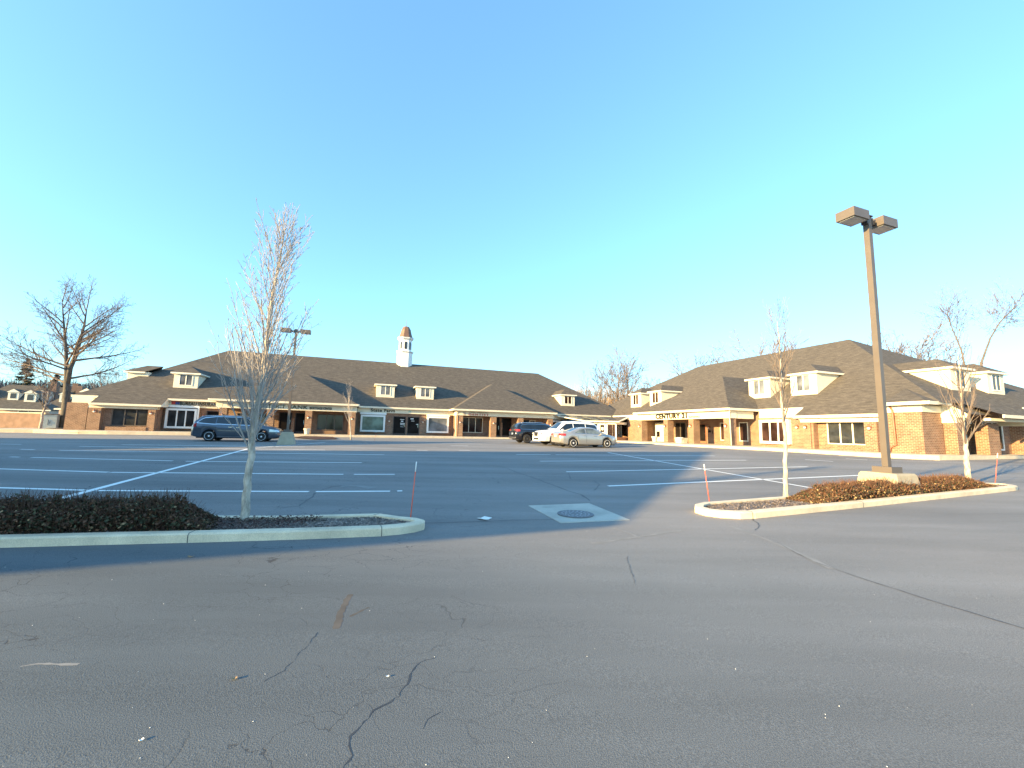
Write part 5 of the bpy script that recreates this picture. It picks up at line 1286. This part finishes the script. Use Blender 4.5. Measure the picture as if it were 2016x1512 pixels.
S_s = [dict(n=6, jit=.08, up=.09, tap=.75, sides=4, kids=7, k0=.15, ang=(14, 36), clen=.4, lf=.6, cr=.55, ref=1.0),
       dict(n=4, jit=.15, up=.06, tap=.7, sides=3, kids=3, k0=.2, ang=(20, 50), clen=.32, lf=.5, cr=.6, ref=.5),
       dict(n=2, jit=.2, up=.04, tap=.6, sides=3, kids=2, k0=.3, ang=(25, 60), clen=.3, lf=.4, cr=.6, ref=.25, rmin=.0028)]
b_ = gnd(1548, 978, .09)
tp = trunk_path([(1548, 978), (1546, 920), (1546, 860), (1540, 800), (1537, 745), (1536, 700), (1533, 660), (1530, 632)], b_.y, b_); tp[0] = Vector((0, 0, -.05))
tree('young_tree', 'slender leafless tree with whitish trunk at the left end of the sunlit island', b_, tp, .052, .006, None, 32, S_s, ('bark_pale', 'bark_twig_dark'), 21, k0=.33, ang=(14, 30), clen=.32, lf=.5, cr=.4)
b_ = gnd(1907, 948, .09)
tp = trunk_path([(1907, 948), (1903, 900), (1901, 870), (1897, 830), (1893, 780), (1890, 735), (1886, 700)], b_.y, b_); tp[0] = Vector((0, 0, -.05))
tree('young_tree', 'small leafless tree with many upright limbs at the far right of the sunlit island', b_, tp, .075, .008, None, 26, S_s, ('bark_pale', 'bark_twig_dark'), 31, k0=.25, ang=(16, 34), clen=.5, lf=.5, cr=.5)
# small trees at the far lot edge
b_ = gnd(691, 866); tp = trunk_path([(691, 866), (689, 835), (686, 805), (687, 770)], b_.y, b_)
tree('young_tree', 'small leafless tree in front of the bank porch right end', b_, tp, .06, .01, None, 18, S_s[:1] + S_s[2:], ('bark_pale', 'bark_twig'), 41, k0=.3, ang=(12, 26), clen=.42, lf=.4, cr=.5)
b_ = at(79, 848, 38); tp = [Vector((0, 0, 0))] + trunk_path([(84, 815), (92, 790), (97, 765)], 38, b_)
tree('young_tree', 'small pale leafless tree beside the grey utility cabinet at far left', b_, tp, .13, .02, None, 22, [dict(S_s[0], up=.05), dict(S_s[2], rmin=.012)], ('bark_pale', 'bark_far'), 43, k0=.35, ang=(18, 34), clen=.6, lf=.3, cr=.45)
# big bare tree by the left end
S_big = [dict(n=9, jit=.09, up=.03, tap=.85, sides=6, kids=15, k0=.22, ang=(25, 50), clen=.48, lf=.5, cr=.5, ref=5),
         dict(n=6, jit=.13, up=.035, tap=.8, sides=4, kids=8, k0=.15, ang=(25, 55), clen=.5, lf=.5, cr=.5, ref=2.4),
         dict(n=4, jit=.18, up=.03, tap=.7, sides=3, kids=6, k0=.15, ang=(25, 60), clen=.45, lf=.4, cr=.6, ref=1.2),
         dict(n=2, jit=.25, up=.02, tap=.6, sides=3, kids=2, k0=.2, ang=(25, 60), clen=.5, lf=.4, cr=.6, ref=.7, rmin=.011)]
b_ = at(127, 842, 45); pix = [(127, 842), (130, 800), (132, 760), (131, 725), (130, 690), (126, 640), (122, 590)]
tp = trunk_path(pix, 45, b_)
rnd = random.Random(5)
t = thing('bare_tree', 'large spreading leafless tree with forked trunk at the left end of the shopping center', 'tree', b_)
mb = MB(); mb.tube(tp, [.46, .35, .29, .19, .15, .09, .025], 12); f2 = [tp[2] + Vector((0, 0, -.2))] + trunk_path([(138, 725), (149, 700), (158, 670), (166, 640), (172, 600)], 45, b_); mb.tube(f2, [.24, .22, .19, .15, .1, .025], 12); mb.build('trunk', 'bark_grey', t)
mb = MB()
for path, rads, n_, sgn in ((tp[2:], (.42, .05), 15, -1), (f2[1:], (.32, .05), 15, 1)):
    for k in range(n_):
        f = (k + rnd.uniform(.2, .8)) / n_; m_ = len(path) - 1; i = min(m_ - 1, int(f * m_)); bp = path[i].lerp(path[i + 1], f * m_ - i)
        a_ = rnd.gauss(0, 1.25) + (math.pi if sgn < 0 else 0)
        if rnd.random() < .25: a_ += math.pi
        el_ = R(8 + 60 * f + rnd.uniform(-8, 8)); nd = Vector((math.cos(a_) * math.cos(el_), math.sin(a_) * math.cos(el_), math.sin(el_)))
        grow(mb, bp, nd, 7.1 * (1 - .55 * f) * rnd.uniform(.8, 1.1), .13 * (1 - .6 * f), 0, S_big, rnd)
mb.build('branches', 'twig_grey', t)
# far bare trees: three kinds, copied
S_far = [dict(n=6, jit=.1, up=.05, tap=.85, sides=4, kids=8, k0=.2, ang=(18, 42), clen=.5, lf=.5, cr=.5, ref=4),
         dict(n=4, jit=.15, up=.04, tap=.8, sides=3, kids=7, k0=.2, ang=(20, 50), clen=.45, lf=.5, cr=.55, ref=2),
         dict(n=3, jit=.2, up=.03, tap=.6, sides=3, kids=4, k0=.2, ang=(20, 50), clen=.5, lf=.5, cr=.6, ref=1, rmin=.02)]
def far_proto(seed, H_, r, kn, ang, clen, mats=('bark_far', 'twig_far'), k0=.14):
    rn = random.Random(seed)
    return tree('bare_tree', 'x', (0, 0, 0), [(0, 0, 0), (rn.uniform(-.3, .3), 0, H_ * .3), (rn.uniform(-.5, .5), 0, H_ * .65), (rn.uniform(-.6, .6), 0, H_)], r, .05, None, kn, S_far, mats, seed, 'bare trees behind the buildings', k0, ang, clen, .5, .42)
PR = [far_proto(101, 10, .26, 16, (22, 42), .85), far_proto(102, 10, .24, 14, (28, 55), .85), far_proto(103, 10, .26, 18, (16, 34), .8)]
far = [  # px of base, Y, height, kind, label
    (1218, 78, 15.6, 0, 'tall bare tree standing highest behind the corner between the two buildings'),
    (1238, 80, 15.0, 2, 'bare tree just right of the tallest one behind the building corner'),
    (1182, 84, 13.6, 1, 'bare tree with a leaning limb left of the tallest one behind the building corner'),
    (1150, 92, 9.5, 1, 'low sunlit bare tree rising just right of the long roof end'),
    (1128, 96, 9.0, 0, 'low bare tree directly above the right end of the long roof'),
    (1283, 90, 12.0, 0, 'bare tree top above the far dormers of the sunlit building'),
    (1370, 75, 15.0, 1, 'bare treetop above the left slope of the sunlit roof'),
    (1405, 78, 15.0, 2, 'bare treetop just left of the sunlit ridge start'),
    (1498, 70, 17.5, 1, 'bare treetop above the sunlit ridge left of the slender tree'),
    (1555, 74, 16.8, 0, 'small bare treetop behind the sunlit ridge right of the slender tree'),
    (1700, 70, 16.5, 1, 'sparse bare treetop behind the ridge end left of the lamp pole'),
    (1800, 64, 16.5, 1, 'bare tree behind the end dormers right of the lamp pole'),
    (1838, 66, 17.0, 0, 'bare tree with upright limbs behind the nearer end dormer'),
    (205, 95, 12.5, 0, 'bare tree behind the left roof end right of the large spreading tree'),
    (178, 100, 10.5, 2, 'thin bare tree between the large trunk and the left roof end'),
    (120, 110, 9.5, 2, 'hazy bare tree close behind the large trunk at left'),
    (62, 108, 8.5, 0, 'bare tree between the two evergreens at far left'),
    (14, 105, 8.5, 1, 'bare tree behind the brick house at the left edge'),
    (150, 120, 10.0, 0, 'low bare tree far behind the white fascia at left'),
    (232, 110, 10.5, 1, 'faint bare treetop over the small west roof dormer'),
]
for i, (px, Y, H_, kd, lb) in enumerate(far):
    o = copy_tree(PR[kd]); p = at(px, 835, Y); o.location = (p.x, p.y, .9); o.rotation_euler = (0, 0, i * 1.3 + .4); s_ = H_ / 12.4; o.scale = (s_ * (1.15 if kd == 1 else 1),) * 2 + (s_,)
    o['label'] = lb; o['category'] = 'tree'; o['group'] = 'bare trees behind the buildings'
for p_ in PR:
    for c_ in list(kids(p_)): bpy.data.objects.remove(c_, do_unlink=True)
    bpy.data.objects.remove(p_, do_unlink=True)
# two big bare trees beyond the right end
b_ = at(1893, 850, 52)
S_r = [dict(S_big[0], kids=9), dict(S_big[1], kids=7), dict(S_big[2], kids=6, up=.0, rmin=.014)]
tree('bare_tree', 'tall bare tree with forked limbs behind the right end dormers', b_, [(0, 0, 0), tuple(at(1903, 745, 52) - b_), tuple(at(1893, 690, 52) - b_), tuple(at(1872, 640, 52) - b_), tuple(at(1862, 605, 52) - b_)], .15, .03, None, 26, S_r, ('bark_far', 'twig_far'), 201, k0=.55, ang=(30, 60), clen=.3, lf=.4, cr=.45)
b_ = at(1920, 850, 50)
tree('bare_tree', 'bare tree leaning right with a thick limb at the right edge of the sky', b_, [(0, 0, 0), tuple(at(1932, 715, 50) - b_), tuple(at(1950, 665, 50) - b_), tuple(at(1968, 635, 50) - b_), tuple(at(1990, 612, 50) - b_)], .16, .03, None, 28, S_r, ('bark_far', 'twig_far'), 202, k0=.55, ang=(30, 65), clen=.32, lf=.3, cr=.45)
# evergreens at far left
def conifer(label, px, Y, H_, wd, seed, cut=0):
    rn = random.Random(seed); p = at(px, 836, Y); t = thing('evergreen_tree', label, 'tree', (p.x, p.y, .6))
    mb = MB(); mb.tube([(0, 0, 0), (0, 0, H_)], [.25, .03], 8); mb.build('trunk', 'bark_grey', t)
    mb = MB()
    for k in range(90):
        f = cut + (1 - cut) * (k / 90); z = H_ * f; L_ = wd * (1 - f) ** .75 * rn.uniform(.65, 1.15) + .25; a_ = rn.uniform(0, 6.28)
        for q in range(40):
            g = rn.random() ** .7; c0 = Vector((math.cos(a_) * L_ * g, math.sin(a_) * L_ * g, z - .12 * L_ * g + rn.uniform(-.15, .2)))
            e1 = Vector((rn.gauss(0, 1), rn.gauss(0, 1), rn.gauss(0, .4))).normalized() * rn.uniform(.2, .5); e2 = Vector((rn.gauss(0, 1), rn.gauss(0, 1), rn.gauss(0, .5))).normalized() * .13
            mb.face([c0 - e1, c0 + e2, c0 + e1, c0 - e2])
    mb.build('foliage', 'needle', t)
conifer('tall evergreen with drooping boughs above the brick house at far left', 36, 98, 15.5, 3.6, 5, .25)
conifer('smaller dense evergreen left of the large bare tree', 98, 96, 11.5, 2.6, 6, .2)
# brushwood thicket behind the left edge
mb = MB(); rn = random.Random(9)
for k in range(5200):
    px = rn.uniform(-60, 300); Y = rn.uniform(115, 135); p = at(px, 836, Y); h = rn.uniform(6, 12.5)
    mb.tube([(p.x, p.y, .9), (p.x + rn.uniform(-.6, .6), p.y, .9 + h * .6), (p.x + rn.uniform(-1.2, 1.2), p.y, .9 + h)], [.16, .09, .035], 3, False)
o = mb.build('thicket', 'twig_far'); tag(o, 'brownish leafless thicket along the horizon at far left', 'thicket', kind='stuff')
mb = MB(); rn = random.Random(19)
for k in range(1900):
    px = rn.uniform(1095, 1262); Y = rn.uniform(88, 104); p = at(px, 845, Y); h = rn.uniform(5, 11.5)
    z = 1.0; x, y = p.x, p.y; pts = [(x, y, z)]
    for q in range(3): x += rn.uniform(-.6, .6); z += h / 3; pts.append((x, y, z))
    mb.tube(pts, [.09, .06, .04, .02], 3, False)
o = mb.build('thicket', 'brush'); tag(o, 'sunlit tan brushwood behind the corner between the two buildings', 'thicket', kind='stuff')

# ------------------------------------------------------------------ far left: wall, cabinet, houses
A0 = at(-60, 842, 45); A1 = at(88, 843, 45.0); zb = .42
t = thing('brick_wall', 'long low brick wall with pale coping at the left edge of the lot', 'wall', (A1.x, A1.y, zb))
v = (A0 - A1); v.z = 0
def seg_wall(mb, a, b, z0, z1, th):
    u = (b - a).normalized(); nn = Vector((-u.y, u.x, 0)) * th / 2
    mb.hexa([a - nn + Vector((0, 0, z0)), b - nn + Vector((0, 0, z0)), b + nn + Vector((0, 0, z0)), a + nn + Vector((0, 0, z0)), a - nn + Vector((0, 0, z1)), b - nn + Vector((0, 0, z1)), b + nn + Vector((0, 0, z1)), a + nn + Vector((0, 0, z1))])
e1 = Vector((0, 0, 0)); e2 = v.normalized() * 26; e3 = Vector((v.y, -v.x, 0)).normalized() * 3
e3 = e3 if e3.y > 0 else -e3
mb = MB(); seg_wall(mb, e1, e2, -.2, 1.72, .3); seg_wall(mb, e1 + e3 * .06, e1 + e3, -.2, 1.72, .3); mb.build('wall', 'housebrick', t)
mb = MB(); seg_wall(mb, e1 - v.normalized() * .05, e2, 1.72, 1.82, .42); mb.build('coping', 'kerb', t)
u_ = at(96, 843, 44)
t = thing('utility_cabinet', 'pale grey green utility cabinet at the end of the low brick wall', 'utility cabinet', (u_.x, u_.y, .4), R(30))
mb = MB(); mb.box(-.62, .62, -.35, .35, 0, 1.55); mb.build('cabinet', 'util', t); mb = MB(); mb.box(-.66, .66, -.39, .39, 1.55, 1.62); mb.build('lid', 'util', t)
mb = MB(); mb.box(-.02, .02, -.375, -.35, .5, 1.1); mb.box(.1, .16, -.38, -.35, .7, .9); mb.build('handle', 'iron', t)
def house(label, px, Y, wd, dp_, ez, rz_, nd, mats=('housebrick', 'houseroof'), rot=0, garage=False):
    p = at(px, 836, Y); t = thing('brick_house', label, 'house', (p.x, p.y, .7), rot)
    mb = MB(); mb.box(-wd / 2, wd / 2, 0, dp_, 0, ez); mb.build('wall', mats[0], t)
    mb = MB(); a_, b2_, c_, d_ = (-wd / 2 - .4, -.4, ez), (wd / 2 + .4, -.4, ez), (wd / 2 + .4, dp_ + .4, ez), (-wd / 2 - .4, dp_ + .4, ez); r1_, r2_ = (-wd / 2 + 3.5, dp_ / 2, rz_), (wd / 2 - 3.5, dp_ / 2, rz_)
    mb.face([a_, b2_, r2_, r1_]); mb.face([b2_, c_, r2_]); mb.face([c_, d_, r1_, r2_]); mb.face([d_, a_, r1_]); mb.build('roof', mats[1], t)
    mb = MB(); mb.box(-wd / 2 - .42, wd / 2 + .42, -.45, -.38, ez - .2, ez + .02); mb.build('gutter', 'trim', t)
    for k in range(nd):
        x = -wd / 2 + wd * (k + .5) / nd; y = 1.2; zz = ez + (rz_ - ez) * (y + .4) / (dp_ / 2 + .4)
        mb = MB(); mb.box(x - .75, x + .75, y, y + 2.2, zz, zz + 1.5); mb.face([(x - .95, y - .15, zz + 1.5), (x + .95, y - .15, zz + 1.5), (x, y - .15, zz + 2.15)]); dd_ = mb.build('dormer', 'trim', t)
        mb = MB(); mb.face([(x - .95, y - .15, zz + 1.5), (x, y - .15, zz + 2.17), (x, y + 3, zz + 2.17), (x - .95, y + 2.4, zz + 1.5)]); mb.face([(x + .95, y - .15, zz + 1.5), (x + .95, y + 2.4, zz + 1.5), (x, y + 3, zz + 2.17), (x, y - .15, zz + 2.17)]); mb.build('dormer_roof', mats[1], dd_)
        mb = MB(); mb.box(x - .4, x + .4, y - .03, y + .01, zz + .3, zz + 1.3); mb.build('window', 'farwin', dd_)
        mb = MB(); mb.box(x - .7, x + .7, -.05, .0, .9, 2.3); w_ = mb.build('window', 'trim', t); mb = MB(); mb.box(x - .55, x + .55, -.08, -.05, 1.0, 2.2); mb.build('pane', 'farwin', w_)
    mb = MB(); mb.box(wd / 2 - 2.2, wd / 2 - 1.3, dp_ / 2 - .6, dp_ / 2 + .6, ez, rz_ + 1); mb.build('chimney', mats[0], t)
    return t
house('brick house with two white dormers behind the low wall at the left edge', 8, 78, 12, 9, 2.9, 7.6, 3, rot=R(24))
t = house('small tan roofed porch house with dark openings behind the low wall', 42, 72, 6.5, 5, 2.5, 5.0, 1, ('pink', 'houseroof'), R(24))
house('brick house with one arched dormer left of the large trunk', 82, 84, 9, 8, 2.9, 7.8, 1, rot=R(24))
house('dark roofed house just behind the large bare tree trunk', 112, 80, 6, 7, 2.6, 6.8, 1, rot=R(24))
# cream gabled outbuilding at the west end of the shopping center
house('low cream outbuilding with a tan roof between the large trunk and the shopping center', 152, 66, 5, 4, 2.6, 4.6, 1, ('pink', 'houseroof'), R(19))
# far right: neighbouring roof and flood lamp
p = at(2030, 845, 62)
t = thing('distant_building', 'grey roofed building peeking over the right end of the sunlit building', 'building', (p.x, p.y, .9), R(20))
mb = MB(); mb.box(-3, 9, 0, 8, 0, 4.2); mb.build('wall', 'housebrick', t); mb = MB(); mb.face([(-3.4, -.4, 4.2), (9.4, -.4, 4.2), (6, 4, 6.9), (0, 4, 6.9)]); mb.face([(-3.4, 8.4, 4.2), (-3.4, -.4, 4.2), (0, 4, 6.9)]); mb.face([(9.4, -.4, 4.2), (9.4, 8.4, 4.2), (6, 4, 6.9)]); mb.face([(9.4, 8.4, 4.2), (-3.4, 8.4, 4.2), (0, 4, 6.9), (6, 4, 6.9)]); mb.build('roof', 'houseroof', t)
p = at(1989, 850, 56)
t = thing('flood_lamp', 'small flood lamp on a thin pole beyond the right end of the sunlit building', 'lamp', (p.x, p.y, .9))
mb = MB(); mb.tube([(0, 0, 0), (0, 0, 7.0)], .07, 6); mb.build('pole', 'iron', t); mb = MB(); mb.taper(0, 0, 6.9, 7.35, .12, .12, .3, .2); mb.build('lamp_head', 'iron', t)
# mulch strips and small island at the far lot edge
mb = MB()
def flat(pts, dz): mb.face([Vector((p.x, p.y, gz(p.x, p.y) + dz)) for p in pts])
flat([gnd(575, 862), gnd(600, 859.5), gnd(655, 861), gnd(665, 865), gnd(620, 866)], .06); flat([gnd(70, 851), gnd(110, 848.5), gnd(165, 849), gnd(190, 853), gnd(150, 853)], .06)
struct('mulch_bed', mb, 'mulch_red')
mb = MB()
line(gnd(560, 869), gnd(758, 872), .18, .14, mb); line(gnd(-60, 848), gnd(156, 854.5), .3, .14, mb); line(gnd(40, 845), gnd(150, 844.5), 1.2, .12, mb)
struct('far_kerb', mb, 'walk')
# added unseen block, left and behind the camera, shaped to shade the lot
t = thing('added_shade_block', 'unseen hip roofed brick block added left of the viewpoint to shade the lot', 'building', (0, 0, 0))
def hip_block(s0, s1, d0, d1, ze, zr, rs0, rs1, rd=None, d0l=None, s1f=None, porch=0):  # porch sets the walls back so only the roof edge casts the shadow
    s1f = s1 if s1f is None else s1f
    d0l = d0 if d0l is None else d0l
    mb = MB(); c = [W(s0 + .4, d0l + .4), W(s1 - .4 - porch, d0 + .4), W(min(s1f - .4, s1 - .4 - porch), d1 - .4), W(s0 + .4, d1 - .4)]
    mb.hexa([Vector((p.x, p.y, -.3)) for p in c] + [Vector((p.x, p.y, ze - .05)) for p in c]); mb.build('wall', 'brick', t)
    e = [W(s0, d0l, ze), W(s1, d0, ze), W(s1f, d1, ze), W(s0, d1, ze)]; rd = (d0 + d1) / 2 if rd is None else rd
    a, b = W(rs0, rd, zr), W(rs1, rd, zr)
    mb = MB(); mb.face([e[0], e[1], b, a]); mb.face([e[1], e[2], b]); mb.face([e[2], e[3], a, b]); mb.face([e[3], e[0], a]); mb.face(e[::-1]); mb.build('roof', 'shingle', t)
hip_block(-64, -10.4, 1.72, 19.6, 3.2, 8.8, -56, -16.5, 11, .6, -15.5, 9.2)
for s_, d_ in ((-12.0, 5.4), (-17.5, 4.6)):        # added posts under the cantilevered roof, standing inside its own shade
    mb = MB(); p = W(s_, d_); mb.tube([(p.x, p.y, -.1), (p.x, p.y, 3.15)], .07, 10); mb.build('shade_block_post', 'trim', t)
hip_block(-78, -25.5, 19.65, 30, 3.2, 8.8, -70, -27.5, 24.5)  # second added block, carrying the far part of the shadow
